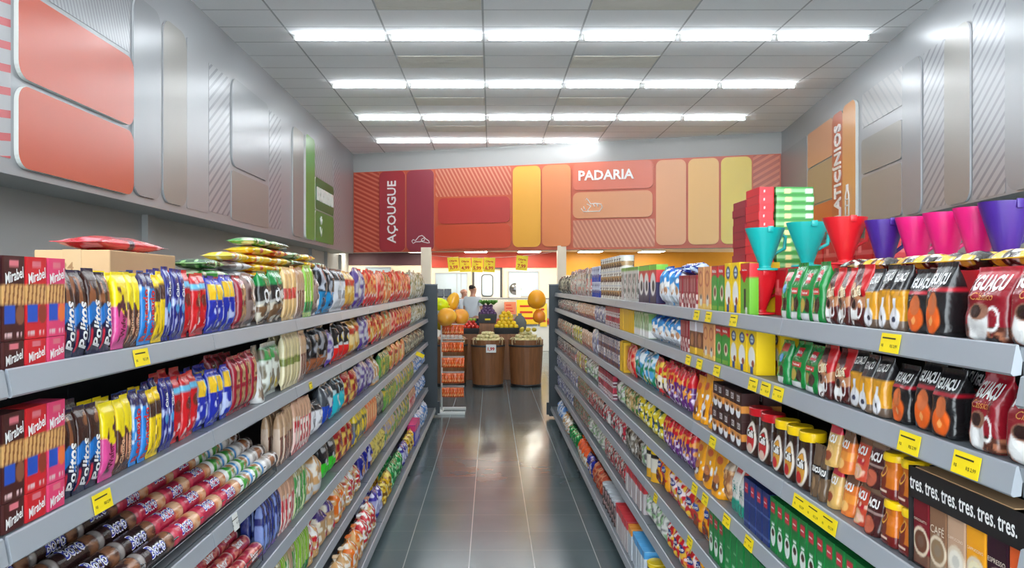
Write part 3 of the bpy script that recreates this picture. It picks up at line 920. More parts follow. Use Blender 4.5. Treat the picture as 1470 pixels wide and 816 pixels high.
K('pol', 'wafer_packet', 'navy wafer packet with white upright lettering', 'wafer packet', 'wafer', .052, .03, .18, (16, 20, 62), [('b', .52, .97, (58, 30, 24)), ('n', .62, 4, (140, 84, 50), .55, .92), ('w', .34, .55, (26, 110, 190)), ('r', .06, .2, .05, .3, (196, 40, 60))],
  [('Politos', .6, .35, .56, W_, 90, .03, 1.25, 1)], **HI)
K('yp', 'wafer_packet', 'yellow and pink wafer packet', 'wafer packet', 'wafer', .04, .03, .175, (226, 78, 150), [('w', .5, 1.2, YEL), ('n', .66, 6, (90, 40, 50), .1, .8)], [('Wafer', .5, .3, .3, (120, 30, 60), 90, .02)], **HH)
K('yb', 'wafer_packet', 'yellow and brown wafer packet', 'wafer packet', 'wafer', .034, .03, .172, (82, 44, 34), [('w', .55, 1.2, YEL), ('n', .6, 6, (214, 150, 120), .05, .5)], [('Choco', .5, .3, .32, (236, 190, 150), 90, .02)], **HH)
K('blr', 'wafer_packet', 'blue wafer packet with red lettering', 'wafer packet', 'wafer', .04, .03, .172, (40, 130, 210), [('b', .78, 1, (46, 40, 90)), ('n', .62, 5, (210, 225, 240), .3, .8)], [('Recheado', .5, .4, .7, (214, 40, 40), 90, .03, 1.3)], **HH)
K('ylb', 'wafer_packet', 'plain yellow wafer packet', 'wafer packet', 'wafer', .036, .03, .17, (246, 206, 10), [('b', .6, .82, (70, 40, 34)), ('n', .7, 7, (120, 90, 10), .05, .55)], [], **HH)
K('nvy', 'wafer_packet', 'navy blue wafer packet', 'wafer packet', 'wafer', .038, .03, .18, (26, 30, 120), [('e', .5, .45, .3, .07, (70, 160, 220)), ('n', .72, 5, (180, 190, 230), .1, .95)], [('Oba', .5, .7, .2, W_, 90, .02)], **HH)
K('rdb', 'biscuit_packet', 'red biscuit packet with light blue band', 'biscuit packet', 'pillow', .052, .04, .185, (206, 24, 32), [('b', .74, .84, LB), ('e', .5, .56, .34, .1, (120, 44, 34)), ('n', .7, 5, (240, 190, 190), .05, .3)], [('Cream', .5, .22, .28, W_, 80, .04, 1.4)], **HH)
K('byl', 'biscuit_packet', 'blue biscuit packet with yellow label', 'biscuit packet', 'pillow', .06, .05, .17, (30, 44, 160), [('r', .05, .6, .6, .88, (244, 196, 40)), ('r', .6, 1, .6, .88, (90, 186, 220)), ('n', .62, 5, (190, 200, 235), .05, .5)], [], **HH)
K('drt', 'biscuit_packet', 'dark red biscuit packet with tan squares', 'biscuit packet', 'wafer', .055, .06, .17, (150, 24, 44), [('r', .2, .95, .52, .84, (196, 150, 104)), ('r', .2, .95, .1, .44, (180, 134, 90)), ('n', .6, 8, (110, 70, 46), .1, .84, .2, .95)], [], **HH)
K('bwh', 'snack_bag', 'brown and white snack bag', 'snack bag', 'pillow', .12, .06, .2, (150, 128, 120), [('e', .9, .4, .5, .5, W_), ('n', .55, 6, (80, 48, 44), .05, .9), ('e', .5, .12, .25, .08, (90, 50, 40))], [], **HH)
K('ores', 'snack_bag', 'black snack bag with green top', 'snack bag', 'pillow', .15, .06, .21, (44, 38, 36), [('b', .72, 1, (20, 130, 60)), ('w', .05, .4, (120, 88, 60)), ('n', .6, 7, (220, 210, 190), .02, .4), ('w', .36, .42, (190, 188, 180))], [('Ores', .5, .56, .7, W_, 12, .03, 1.5, 1)], **HI)
K('tanp', 'pasta_packet', 'tan pasta packet with red print', 'pasta packet', 'wafer', .05, .035, .24, (224, 180, 116), [('s', 4, .2, (236, 200, 140), 0, 1, 0), ('b', .4, .6, (200, 60, 50))], [], **HH)
K('redp', 'pasta_packet', 'red and cream striped pasta packet', 'pasta packet', 'wafer', .05, .035, .24, (196, 44, 56), [('b', .62, 1, (208, 160, 130)), ('s', 3, .28, (236, 200, 190), 0, .62, .3), ('n', .6, 6, (244, 230, 220), 0, .7)], [], **HH)
K('brnp', 'pasta_packet', 'brown and beige pasta packet', 'pasta packet', 'wafer', .05, .035, .24, (110, 52, 40), [('b', .55, 1, (186, 150, 116)), ('s', 3, .3, (206, 180, 160), 0, .7, .3)], [], **HH)
K('grnp', 'pasta_packet', 'green striped pasta packet', 'pasta packet', 'wafer', .05, .035, .24, (48, 132, 52), [('s', 3, .35, (214, 226, 170), 0, 1, .6), ('b', .8, 1, (170, 160, 110)), ('n', .66, 6, (240, 240, 220), 0, .9)], [], **HH)
K('lgrn', 'pasta_packet', 'lime green pasta packet', 'pasta packet', 'wafer', .05, .035, .24, (130, 186, 40), [('s', 3, .3, (226, 226, 160), 0, 1, .5), ('b', .1, .3, (40, 130, 60))], [], **HH)
K('begp', 'pasta_packet', 'beige spaghetti packet', 'pasta packet', 'wafer', .05, .035, .25, (206, 190, 140), [('s', 5, .3, (228, 216, 176), 0, 1, .1), ('b', .42, .56, (120, 130, 60))], [], **HH)
K('navp', 'pasta_packet', 'dark blue glossy biscuit packet', 'biscuit packet', 'wafer', .05, .035, .22, (28, 40, 110), [('n', .62, 5, (120, 140, 200), 0, 1), ('b', .02, .12, (120, 70, 160))], [], **HH)
K('whb', 'coffee_bag', 'white bag with brown bowl print', 'snack bag', 'pouch', .13, .07, .2, (226, 226, 224), [('b', .7, 1, (110, 100, 90)), ('e', .5, .14, .3, .1, (90, 52, 40)), ('n', .58, 6, (150, 130, 110), .1, .9)], [], **HH)
K('wgb', 'snack_bag', 'white and green snack bag', 'snack bag', 'pillow', .12, .06, .2, (222, 226, 216), [('b', .7, .92, (60, 150, 70)), ('e', .6, .25, .3, .14, (206, 176, 60)), ('n', .6, 6, (120, 110, 90), .1, .9)], [], **HH)
K('blk_cy', 'snack_bag', 'black snack bag with cyan bottom', 'snack bag', 'pillow', .16, .08, .22, (26, 28, 34), [('b', .0, .46, (30, 140, 200)), ('n', .66, 5, (170, 176, 186), .4, 1)], [('Bits', .5, .24, .5, NAVY, 0, .03)], **HH)
K('blk_tn', 'snack_bag', 'black snack bag with caramel bottom', 'snack bag', 'pillow', .16, .08, .22, (22, 22, 26), [('b', .0, .36, (150, 84, 50)), ('n', .66, 5, (150, 150, 156), .3, 1)], [], **HH)
K('blk_rd', 'snack_bag', 'black and red snack bag with yellow mark', 'snack bag', 'pillow', .16, .08, .22, (30, 24, 26), [('b', .0, .42, (220, 30, 28)), ('e', .5, .6, .25, .1, (236, 200, 40)), ('n', .7, 5, (200, 200, 200), .4, 1)], [], **HH)
K('blk_gn', 'snack_bag', 'black snack bag with bright green bottom', 'snack bag', 'pillow', .16, .08, .22, (30, 30, 32), [('b', .0, .48, (50, 200, 40)), ('n', .66, 5, (190, 190, 190), .4, 1)], [], **HH)
K('blk_bl', 'snack_bag', 'clear bag with blue bottom', 'snack bag', 'pillow', .16, .08, .22, (70, 76, 84), [('b', .0, .5, (26, 70, 180)), ('n', .55, 5, (210, 214, 220), .4, 1)], [], **HH)
K('cyan', 'snack_bag', 'bright cyan snack bag', 'snack bag', 'pillow', .16, .08, .22, (30, 190, 206), [('b', .62, 1, (40, 44, 50)), ('n', .64, 5, (190, 220, 226), .3, 1)], [], **HH)
K('whitebg', 'snack_bag', 'white snack bag with grey print', 'snack bag', 'pillow', .14, .08, .2, (226, 226, 230), [('b', .72, 1, (50, 46, 48)), ('r', .25, .75, .3, .5, (150, 150, 156))], [], **HH)
K('golp', 'snack_bag', 'see-through pasta bag with gold print', 'pasta bag', 'pillow', .16, .08, .24, (216, 160, 60), [('n', .5, 7, (240, 214, 150), 0, 1), ('b', .62, .8, (190, 60, 40)), ('b', .0, .12, (170, 60, 40))], [], **LO)
K('purp', 'snack_bag', 'violet and silver snack bag', 'snack bag', 'pillow', .15, .07, .22, (96, 74, 140), [('n', .5, 6, (200, 196, 206), 0, 1), ('b', .0, .2, (80, 50, 140))], [], **LO)
K('rgold', 'snack_bag', 'dark red and gold snack bag', 'snack bag', 'pillow', .15, .07, .22, (150, 30, 34), [('n', .55, 6, (226, 190, 90), 0, 1), ('b', .8, 1, (170, 24, 30))], [], **LO)
K('rorg', 'noodle_packet', 'red and orange noodle packet', 'noodle packet', 'pillow', .12, .06, .22, (206, 56, 40), [('n', .5, 6, (236, 160, 90), .3, .9), ('b', .0, .3, (204, 40, 44)), ('w', .26, .3, W_)], [], **LO)
K('rcan', 'noodle_packet', 'orange noodle packet with green corner', 'noodle packet', 'pillow', .12, .06, .22, (222, 110, 60), [('r', .3, 1, .74, .94, (40, 150, 60)), ('n', .5, 7, (240, 200, 150), 0, .7)], [], **LO)
K('rstripe', 'noodle_packet', 'glossy red noodle packet', 'noodle packet', 'pillow', .12, .06, .22, (210, 34, 38), [('n', .62, 6, (244, 160, 130), 0, 1), ('s', 3, .12, (240, 190, 160), .2, .9, 0)], [], **LO)
K('wfar', 'snack_bag', 'white crumpled snack bag', 'snack bag', 'pillow', .14, .08, .23, (226, 226, 220), [('n', .5, 7, (190, 176, 140), 0, 1), ('n', .66, 9, (110, 110, 60), 0, 1)], [], **LO)
K('dkfar', 'snack_bag', 'dark grey and olive snack bag', 'snack bag', 'pillow', .14, .08, .22, (110, 108, 100), [('n', .5, 7, (190, 186, 160), 0, 1), ('n', .66, 8, (50, 50, 44), 0, 1)], [], **LO)
K('orgp', 'pasta_packet', 'orange pasta packet', 'pasta packet', 'wafer', .08, .05, .22, (232, 116, 54), [('s', 2, .3, (244, 190, 130), .3, .8, .1)], [], **LO)
K('yelp', 'pasta_packet', 'yellow pasta packet with dark print', 'pasta packet', 'wafer', .09, .06, .22, (236, 204, 40), [('n', .62, 6, (90, 90, 60), 0, 1), ('s', 2, .12, (60, 70, 120), .1, .7, .2)], [], **HH)
K('gyp', 'pasta_packet', 'green and yellow pasta packet', 'pasta packet', 'wafer', .08, .05, .22, (90, 150, 60), [('n', .55, 6, (226, 200, 70), 0, 1), ('b', .8, 1, (40, 110, 60))], [], **LO)
K('mixp', 'pasta_packet', 'pale violet and green pasta packet', 'pasta packet', 'wafer', .08, .05, .22, (168, 160, 176), [('b', .3, .55, (90, 150, 80)), ('n', .6, 6, (230, 190, 90), 0, 1)], [], **LO)
K('grf', 'snack_bag', 'glossy green foil bag', 'snack bag', 'pillow', .14, .08, .2, (24, 130, 60), [('n', .6, 7, (150, 220, 160), 0, 1)], [], **HH)
K('dgrf', 'snack_bag', 'dark green foil bag', 'snack bag', 'pillow', .14, .08, .2, (14, 84, 44), [('n', .66, 7, (90, 170, 110), 0, 1)], [], **HH)
K('ylf', 'snack_bag', 'golden yellow foil bag', 'snack bag', 'pillow', .14, .08, .2, (230, 180, 30), [('n', .62, 6, (250, 226, 120), 0, 1), ('n', .7, 8, (130, 90, 30), 0, 1)], [], **HH)
K('paley', 'snack_bag', 'pale yellow spotted bag', 'snack bag', 'pillow', .16, .09, .22, (236, 214, 110), [('n', .68, 9, (150, 130, 60), 0, 1)], [], **HH)
K('nvb', 'snack_bag', 'deep blue biscuit bag with tan print', 'biscuit bag', 'pillow', .16, .08, .2, (36, 40, 140), [('e', .55, .4, .3, .2, (200, 150, 100)), ('n', .66, 6, (200, 200, 230), 0, 1)], [], **HH)
K('vio', 'snack_bag', 'violet and white biscuit bag', 'biscuit bag', 'pillow', .14, .08, .2, (60, 50, 150), [('b', .3, .7, (170, 170, 214)), ('n', .6, 7, (220, 220, 240), 0, 1)], [], **HH)
K('brd_r', 'bread_bag', 'tied bread bag with red print', 'bread bag', 'bread', .15, .1, .21, (206, 160, 104), [('n', .45, 5, (204, 30, 44), .25, 1), ('n', .6, 9, (250, 246, 240), .1, 1)], [], **HH)
K('brd_w', 'bread_bag', 'tied bread bag with see-through film', 'bread bag', 'bread', .15, .1, .2, (206, 158, 104), [('n', .52, 7, (244, 236, 224), .1, 1), ('b', .1, .25, (200, 200, 200))], [], **HH)
K('brd_o', 'bread_bag', 'tied bread bag with orange print', 'bread bag', 'bread', .15, .1, .2, (226, 110, 30), [('n', .52, 6, (220, 170, 110), .0, 1), ('n', .68, 9, (250, 240, 230), .1, 1)], [], **HH)
K('brd_p', 'bread_bag', 'tied bread bag with violet top', 'bread bag', 'bread', .16, .1, .2, (198, 156, 110), [('b', .62, 1, (70, 50, 120)), ('n', .6, 8, (250, 240, 220), .1, 1), ('r', .5, .9, .1, .28, (206, 30, 70))], [], **HH)
K('brd_k', 'bread_bag', 'tied black and gold bread bag', 'bread bag', 'bread', .16, .1, .2, (40, 34, 30), [('n', .5, 6, (216, 176, 100), 0, 1), ('n', .62, 9, (220, 220, 220), .3, 1)], [], **HH)
K('wbl', 'rice_bag', 'white and blue rice bag', 'rice bag', 'pillow', .15, .1, .22, (214, 224, 238), [('n', .55, 7, (90, 140, 206), 0, 1)], [], **LO)
K('bpk', 'carton', 'blue and magenta carton', 'carton', 'box', .09, .08, .2, (50, 60, 170), [('b', .7, 1, (210, 40, 110)), ('r', .2, .8, .2, .6, (210, 210, 230))], [], **LO)
K('redflat', 'biscuit_packet', 'red biscuit multipack lying on the cardboard box', 'biscuit packet', 'pillow', .13, .045, .5, (204, 20, 40), [('n', .66, 6, (240, 150, 160), 0, 1), ('b', .88, .95, (150, 20, 40)), ('n', .6, 9, (70, 30, 60), .3, .5)], [], **HH)
# rolls: long axis is local z; laid down along the aisle
def roll(key, base, layers, text, desc, L=.17, dia=.055, tcol=W_, two=False):
    K(key, 'cookie_roll', desc, 'cookie roll', 'roll', dia, dia, L, base, layers, text, nu=16, nv=22)
roll('bonod', (50, 26, 26), [('b', .7, .92, (92, 56, 42)), ('n', .6, 6, (150, 100, 70), .68, .93), ('b', .93, 1, (150, 140, 136)), ('b', 0, .06, (150, 140, 136))], [('Bono', .5, .45, .42, (240, 240, 250), 90, .06, 1.5), ('Bono', .5, .45, .42, (60, 70, 170), 90, .0, 1.5)], 'dark chocolate cookie roll')
roll('bonor', (190, 36, 70), [('b', .62, .92, (222, 140, 90)), ('n', .6, 6, (240, 190, 150), .6, .93), ('b', .93, 1, (226, 150, 120)), ('b', 0, .06, (200, 60, 80))], [('Bono', .5, .4, .42, (240, 240, 250), 90, .06, 1.5), ('Bono', .5, .4, .42, (70, 60, 160), 90, .0, 1.5)], 'strawberry red cookie roll')
roll('rollg', (238, 240, 236), [('b', .1, .3, (70, 176, 60)), ('e', .5, .5, .4, .14, (190, 130, 84)), ('b', .74, .9, (70, 150, 215)), ('n', .7, 6, (90, 160, 90), .3, .8)], [], 'white and green cookie roll', L=.12)
roll('rollw', (236, 232, 230), [('b', .12, .26, (206, 200, 196)), ('e', .5, .55, .4, .16, (160, 100, 66)), ('b', .8, .92, (60, 46, 44)), ('n', .66, 7, (120, 96, 84), .2, .8)], [], 'white and brown cookie roll', L=.12)
roll('rollgold', (214, 180, 116), [('b', .85, .97, (236, 214, 90)), ('b', .03, .12, (236, 214, 90)), ('n', .55, 6, (150, 100, 60), .15, .85), ('e', .5, .5, .4, .12, (240, 236, 220))], [], 'golden wafer roll', L=.15, dia=.05)
roll('rollred', (178, 40, 60), [('n', .5, 7, (220, 130, 110), .05, .95), ('b', .9, 1, (230, 200, 190))], [('Show', .5, .45, .4, (240, 236, 236), 90, .05, 1.4)], 'raspberry red cookie roll with white lettering', L=.15, dia=.05)

# ---- right gondola
def bag(key, desc, base, layers, texts, w=.1, d=.055, h=.13, q=HI, name='coffee_bag', cat='coffee bag', shape='bag'):
    K(key, name, desc, cat, shape, w, d, h, base, layers, texts, **q)
CUP = lambda cu, cv, r, a=1.0: [('o', cu + r * 1.25, cv, r * .55, r * .6 * a, (240, 238, 236)), ('e', cu, cv - r * .25 * a, r * 1.08, r * 1.05 * a, (240, 238, 236)), ('e', cu, cv + r * .38 * a, r * .98, r * .46 * a, (150, 104, 84)), ('e', cu - r * .25, cv + r * .38 * a, r * .55, r * .36 * a, (44, 24, 22))]
BEANS = [('n', .1, 12, (92, 50, 38), 0, .2), ('n', .62, 12, (176, 110, 80), 0, .2), ('n', .7, 15, (40, 22, 20), 0, .22)]
bag('igc', 'dark red coffee bag with large cup', (140, 20, 34), [('b', .84, 1.1, (178, 26, 44)), ('n', .74, 6, (226, 130, 140), .86, 1)] + BEANS + CUP(.42, .3, .25), [('IGUAÇU', .5, .76, .78, W_, 0, .04, 1.7), ('Clássico', .5, .6, .5, (220, 150, 80), 0, .0, 1.2, 1)], w=.118, h=.15, d=.07)
bag('igb', 'black coffee bag with orange gourd', (26, 24, 26), [('e', .5, .24, .34, .22, (232, 98, 30)), ('e', .5, .44, .22, .16, (206, 106, 60)), ('e', .5, .2, .08, .06, (240, 160, 90)), ('b', .6, .66, (170, 24, 40))], [('IGUAÇU', .5, .76, .8, (236, 236, 236), 0, .04, 1.6)], w=.09, h=.15, d=.06)
bag('igy', 'amber coffee bag with white bottle', (34, 32, 34), [('b', .16, .62, (214, 148, 34)), ('b', 0, .16, (110, 90, 76)), ('e', .5, .2, .34, .17, (232, 230, 234)), ('r', .4, .6, .2, .5, (232, 230, 234)), ('e', .5, .18, .12, .05, (60, 60, 80))], [('IGUAÇU', .5, .8, .78, W_, 4, .03, 1.6)], w=.075, h=.145, d=.055)
bag('ctd', 'brown and red coffee bag with cup', (78, 24, 24), [('g', .9, 1.2, (190, 24, 30)), ('w', .42, .6, (190, 130, 90), .12)] + CUP(.45, .28, .22) + [('n', .5, 10, (70, 30, 26), 0, .12), ('n', .6, 7, (236, 210, 160), .5, .66, .3, .8)], [('Café', .5, .56, .6, (246, 226, 190), 10, .03, 1.2, 1)], w=.08, h=.145, d=.055)
bag('mel', 'green coffee bag with red square logo', (16, 128, 54), [('r', .3, .72, .68, .86, (206, 32, 44)), ('r', .12, .8, .46, .56, (214, 60, 60)), ('r', .15, .8, 0, .14, (226, 226, 226)), ('e', .3, .28, .17, .13, (176, 150, 70)), ('e', .66, .28, .2, .13, (60, 38, 30))], [('Melitta', .51, .77, .36, W_, 0, .03, 1.3), ('Tradicional', .46, .51, .5, W_, 0, .02)], w=.085, h=.15, d=.055)
bag('melb', 'green coffee bag with blue dot', (18, 132, 62), [('r', .2, .8, .75, .93, (206, 60, 60)), ('e', .4, .6, .2, .1, (60, 150, 220)), ('e', .5, .3, .25, .12, (70, 40, 30)), ('r', .2, .7, 0, .16, (226, 226, 226))], [], w=.07, h=.15, d=.05)
def box(key, desc, base, layers, texts=(), w=.07, d=.06, h=.15, q=HH, name='filter_carton', cat='carton', top=None):
    K(key, name, desc, cat, 'box', w, d, h, base, layers, texts, top=top, **q)
box('fpe', 'peach filter paper carton', (226, 160, 104), [('o', .5, .72, .3, .16, (190, 90, 60)), ('b', .0, .14, (240, 200, 100)), ('e', .55, .22, .22, .14, (240, 236, 226)), ('e', .55, .3, .12, .06, (60, 34, 26))], [], h=.165)
box('frg', 'red and green filter paper carton with cup', (66, 150, 60), [('b', .74, 1, (206, 36, 44)), ('e', .5, .68, .42, .12, (66, 150, 60)), ('e', .6, .4, .25, .17, (236, 220, 190)), ('e', .6, .42, .16, .1, (130, 50, 40)), ('r', .1, .9, 0, .12, (130, 180, 60))], [('Melitta', .5, .88, .6, W_, 0, .03)], h=.165, w=.075)
box('fyw', 'yellow carton with white cone and blue disc', (250, 208, 20), [('e', .5, .38, .36, .26, (244, 242, 236)), ('r', .36, .64, 0, .16, (30, 70, 150)), ('e', .52, .8, .28, .13, (24, 50, 120)), ('e', .52, .8, .18, .08, (210, 226, 240)), ('e', .62, .24, .14, .08, (150, 70, 40))], [('Jovita', .52, .8, .36, (24, 50, 120), 0, .02)], h=.17, w=.07)
box('frg2', 'red and lime carton with black scoop', (110, 180, 50), [('b', .72, 1, (206, 30, 40)), ('r', .4, .62, .1, .5, (30, 26, 28)), ('r', .55, .75, 0, .14, (226, 226, 220))], [('Melitta', .5, .86, .5, W_, 0, .03)], h=.17, w=.07, d=.03)
box('fgs', 'green carton with barcode stripes', (40, 130, 60), [('s', 7, .3, (190, 220, 190), .1, .7, 0)], [], h=.125, w=.06, d=.035)
box('fbr', 'dark red carton with white cup print', (150, 34, 46), [('n', .5, 7, (226, 206, 200), 0, .45), ('s', 2, .2, (230, 190, 190), .5, .9, 0)], [], h=.14, w=.05)
box('fbr2', 'brown and yellow carton', (120, 72, 50), [('b', .7, 1, (206, 200, 206)), ('e', .5, .45, .26, .2, (180, 120, 80)), ('b', 0, .22, (226, 180, 50))], [], h=.15, w=.06)
box('red0', 'plain red filter carton', (186, 24, 34), [('b', .42, .58, (206, 90, 90)), ('r', .2, .4, .5, .75, (226, 120, 120))], [], h=.2, w=.1, d=.09)
bag('blw', 'light blue and white milk powder bag', (60, 150, 220), [('e', .5, .2, .5, .35, (236, 240, 246)), ('e', .6, .4, .22, .12, (206, 150, 110)), ('g', .95, .4, (30, 90, 190)), ('n', .6, 5, W_, .3, .9)], [], w=.11, h=.17, d=.07, q=HH, name='milk_powder_bag', cat='powder bag', shape='pillow')
bag('dbl', 'deep blue milk powder bag', (28, 54, 150), [('n', .6, 5, (200, 220, 246), .1, .9)], [], w=.11, h=.15, d=.07, q=HH, name='milk_powder_bag', cat='powder bag', shape='pillow')
box('rwb', 'red white and black cereal carton', (206, 44, 48), [('b', .0, .55, (44, 36, 80)), ('e', .5, .5, .4, .3, W_), ('e', .55, .45, .2, .14, (30, 26, 30)), ('b', .86, 1, (120, 190, 60))], [], h=.19, w=.11, name='cereal_carton', cat='cereal box')
box('gwr', 'grey and white cereal carton', (214, 212, 208), [('s', 2, .14, (190, 70, 80), .1, .8, 0), ('n', .62, 8, (120, 120, 110), .1, .8), ('b', .9, 1, (120, 170, 60))], [], h=.19, w=.11, name='cereal_carton', cat='cereal box')
box('rwhc', 'dark red and white cereal carton', (150, 44, 44), [('n', .5, 8, (226, 220, 210), 0, .7)], [], h=.19, w=.1, name='cereal_carton', cat='cereal box')
K('can_w', 'milk_powder_can', 'tan milk powder can', 'can', 'can', .1, .1, .1, (226, 222, 210), [('b', .3, .6, (176, 140, 96)), ('n', .6, 7, (90, 70, 60), .1, .8), ('b', .9, 1, (214, 214, 218))], [], top=(206, 206, 210), **LO)
K('can_k', 'milk_powder_can', 'silver lidded can with dark label', 'can', 'can', .1, .1, .11, (80, 66, 66), [('n', .5, 7, (190, 150, 150), .1, .8), ('b', .88, 1, (220, 226, 232))], [], top=(224, 230, 236), **LO)
K('can_b', 'milk_powder_can', 'blue and white milk can', 'can', 'can', .08, .08, .13, (214, 220, 236), [('b', .0, .45, (40, 70, 170)), ('n', .6, 7, (120, 110, 150), .3, .9)], [], top=(210, 214, 220), **LO)
K('smp', 'soup_packet', 'small white and grey soup packet', 'soup packet', 'wafer', .09, .03, .13, (206, 200, 196), [('n', .5, 8, (90, 88, 96), 0, 1), ('n', .66, 9, (190, 70, 60), 0, .6)], [], **LO)
K('smt', 'soup_packet', 'small tan and red soup packet', 'soup packet', 'wafer', .09, .03, .13, (208, 158, 126), [('n', .55, 8, (236, 214, 196), 0, 1), ('b', 0, .25, (190, 110, 90))], [], **LO)
K('smb', 'soup_packet', 'small blue and pale soup packet', 'soup packet', 'wafer', .09, .03, .13, (110, 116, 160), [('n', .5, 8, (220, 220, 230), 0, 1)], [], **LO)
K('smy', 'soup_packet', 'small yellow and green soup packet', 'soup packet', 'wafer', .09, .03, .14, (216, 196, 50), [('n', .6, 7, (70, 120, 50), 0, 1), ('n', .68, 9, (246, 240, 220), 0, 1)], [], **LO)
K('smg', 'soup_packet', 'small grey and green soup packet', 'soup packet', 'wafer', .09, .03, .14, (160, 164, 150), [('n', .55, 8, (60, 120, 60), 0, 1), ('n', .62, 9, (210, 70, 60), 0, 1)], [], **LO)
K('smr', 'soup_packet', 'small red white and black packet', 'soup packet', 'wafer', .08, .04, .14, (190, 36, 50), [('n', .5, 8, (232, 226, 222), 0, 1), ('n', .64, 9, (40, 34, 36), 0, 1)], [], **LO)
K('jelr', 'gelatin_carton', 'small red gelatin carton', 'gelatin box', 'box', .075, .03, .09, (196, 30, 60), [('b', .0, .5, (230, 222, 224)), ('n', .62, 8, (110, 40, 60), 0, 1)], [], **LO)
K('jelb', 'gelatin_carton', 'small brown gelatin carton', 'gelatin box', 'box', .075, .03, .09, (220, 206, 196), [('b', .0, .4, (120, 64, 50)), ('n', .62, 8, (40, 60, 120), 0, 1)], [], **LO)
K('yelf', 'flour_packet', 'yellow starch packet', 'starch packet', 'box', .06, .05, .16, (240, 190, 26), [('s', 2, .12, (190, 120, 20), .1, .9, 0)], [], **LO)
K('palg', 'flour_packet', 'pale green and white flour packet', 'flour packet', 'box', .07, .05, .15, (190, 204, 170), [('n', .55, 7, (120, 160, 90), 0, 1), ('b', 0, .3, W_)], [], **LO)
K('milkm', 'milk_powder_bag', 'blue bag with green and white print', 'powder bag', 'pillow', .13, .08, .2, (80, 160, 210), [('n', .52, 5, (230, 240, 246), 0, 1), ('n', .62, 5, (30, 130, 90), 0, .8), ('r', .1, .4, .1, .3, (240, 210, 60))], [], **HH)
K('prd', 'chocolate_powder_sachet', 'red topped violet chocolate drink sachet', 'powder sachet', 'pillow', .06, .05, .17, (92, 36, 110), [('b', .62, 1, (206, 28, 40)), ('n', .6, 6, (230, 150, 60), .3, .8), ('n', .66, 8, (220, 200, 226), 0, .5)], [], **HH)
K('prw', 'chocolate_powder_sachet', 'red white and yellow chocolate drink sachet', 'powder sachet', 'pillow', .07, .05, .17, (214, 40, 44), [('b', .2, .55, (236, 226, 210)), ('n', .6, 6, (240, 200, 60), .4, .9), ('n', .6, 6, (60, 30, 34), 0, .4)], [], **HH)
K('org', 'chocolate_powder_bag', 'orange chocolate drink bag with bowl', 'powder bag', 'pouch', .11, .07, .175, (240, 160, 24), [('e', .45, .28, .34, .18, (110, 54, 36)), ('e', .45, .36, .3, .1, (206, 120, 60)), ('e', .5, .76, .25, .08, (214, 90, 30)), ('n', .7, 6, W_, .1, .6)], [], **HH)
K('icu', 'cappuccino_carton', 'brown cappuccino carton with cup', 'cappuccino box', 'box', .072, .06, .09, (60, 30, 28), [('b', .3, .55, (220, 140, 60)), ('e', .5, .3, .36, .22, (240, 240, 244)), ('e', .5, .42, .3, .1, (190, 120, 60)), ('e', .5, .4, .12, .05, (60, 30, 24)), ('r', .3, .74, .68, .9, (214, 206, 206))], [('ICU', .52, .79, .34, (60, 30, 28), 0, .03)], top=(54, 28, 28), **HH)
def jar(key, desc, glass, lid, label_layers, texts, w=.09, h=.16):
    K(key, 'coffee_jar', desc, 'coffee jar', 'sqjar', w, w * .8, h * .84, glass, label_layers, texts, nu=28, nv=40)
    m = MB(); r = w * .44
    m.lathe([(r * .96, 0), (r, .004), (r, h * .15), (r * .94, h * .165)], 28, 0, (0, w * .4), 1.0, .86)
    Kpart(key, 'lid', m.mesh('lid', lid, 40), (0, 0, h * .832))
M['lid_yellow'] = simple('yellow_lid', (252, 206, 16), .3, coat=.3, var=.02); M['lid_red'] = simple('red_lid', (206, 24, 36), .3, coat=.3, var=.02)
M['lid_brown'] = simple('brown_lid', (84, 66, 50), .3, coat=.3)
GL = (52, 28, 22)
jar('jy', 'dark glass coffee jar with yellow lid', GL, M['lid_yellow'], [('o', .5, .44, .36, .34, (236, 226, 214)), ('e', .5, .42, .3, .3, (226, 160, 60)), ('r', .2, .8, .42, .6, (58, 32, 26)), ('e', .4, .22, .2, .12, (206, 30, 36))], [('Café', .5, .52, .5, W_, 0, .05, 1.3)])
jar('jr', 'dark glass coffee jar with red lid', GL, M['lid_red'], [('o', .5, .44, .36, .34, (236, 226, 214)), ('e', .5, .4, .3, .3, (206, 30, 40)), ('r', .2, .8, .46, .62, (58, 32, 26)), ('e', .5, .2, .2, .1, (240, 200, 180))], [('Café', .5, .54, .5, W_, 0, .05, 1.3)])
K('pou', 'coffee_pouch', 'slim bronze coffee pouch', 'coffee pouch', 'pouch', .052, .04, .135, (104, 82, 62), [('b', .42, .6, (30, 26, 24)), ('e', .5, .25, .2, .12, (140, 110, 80))], [('IGUAÇU', .5, .51, .9, W_, 0, .05, 1.5)], **HH)
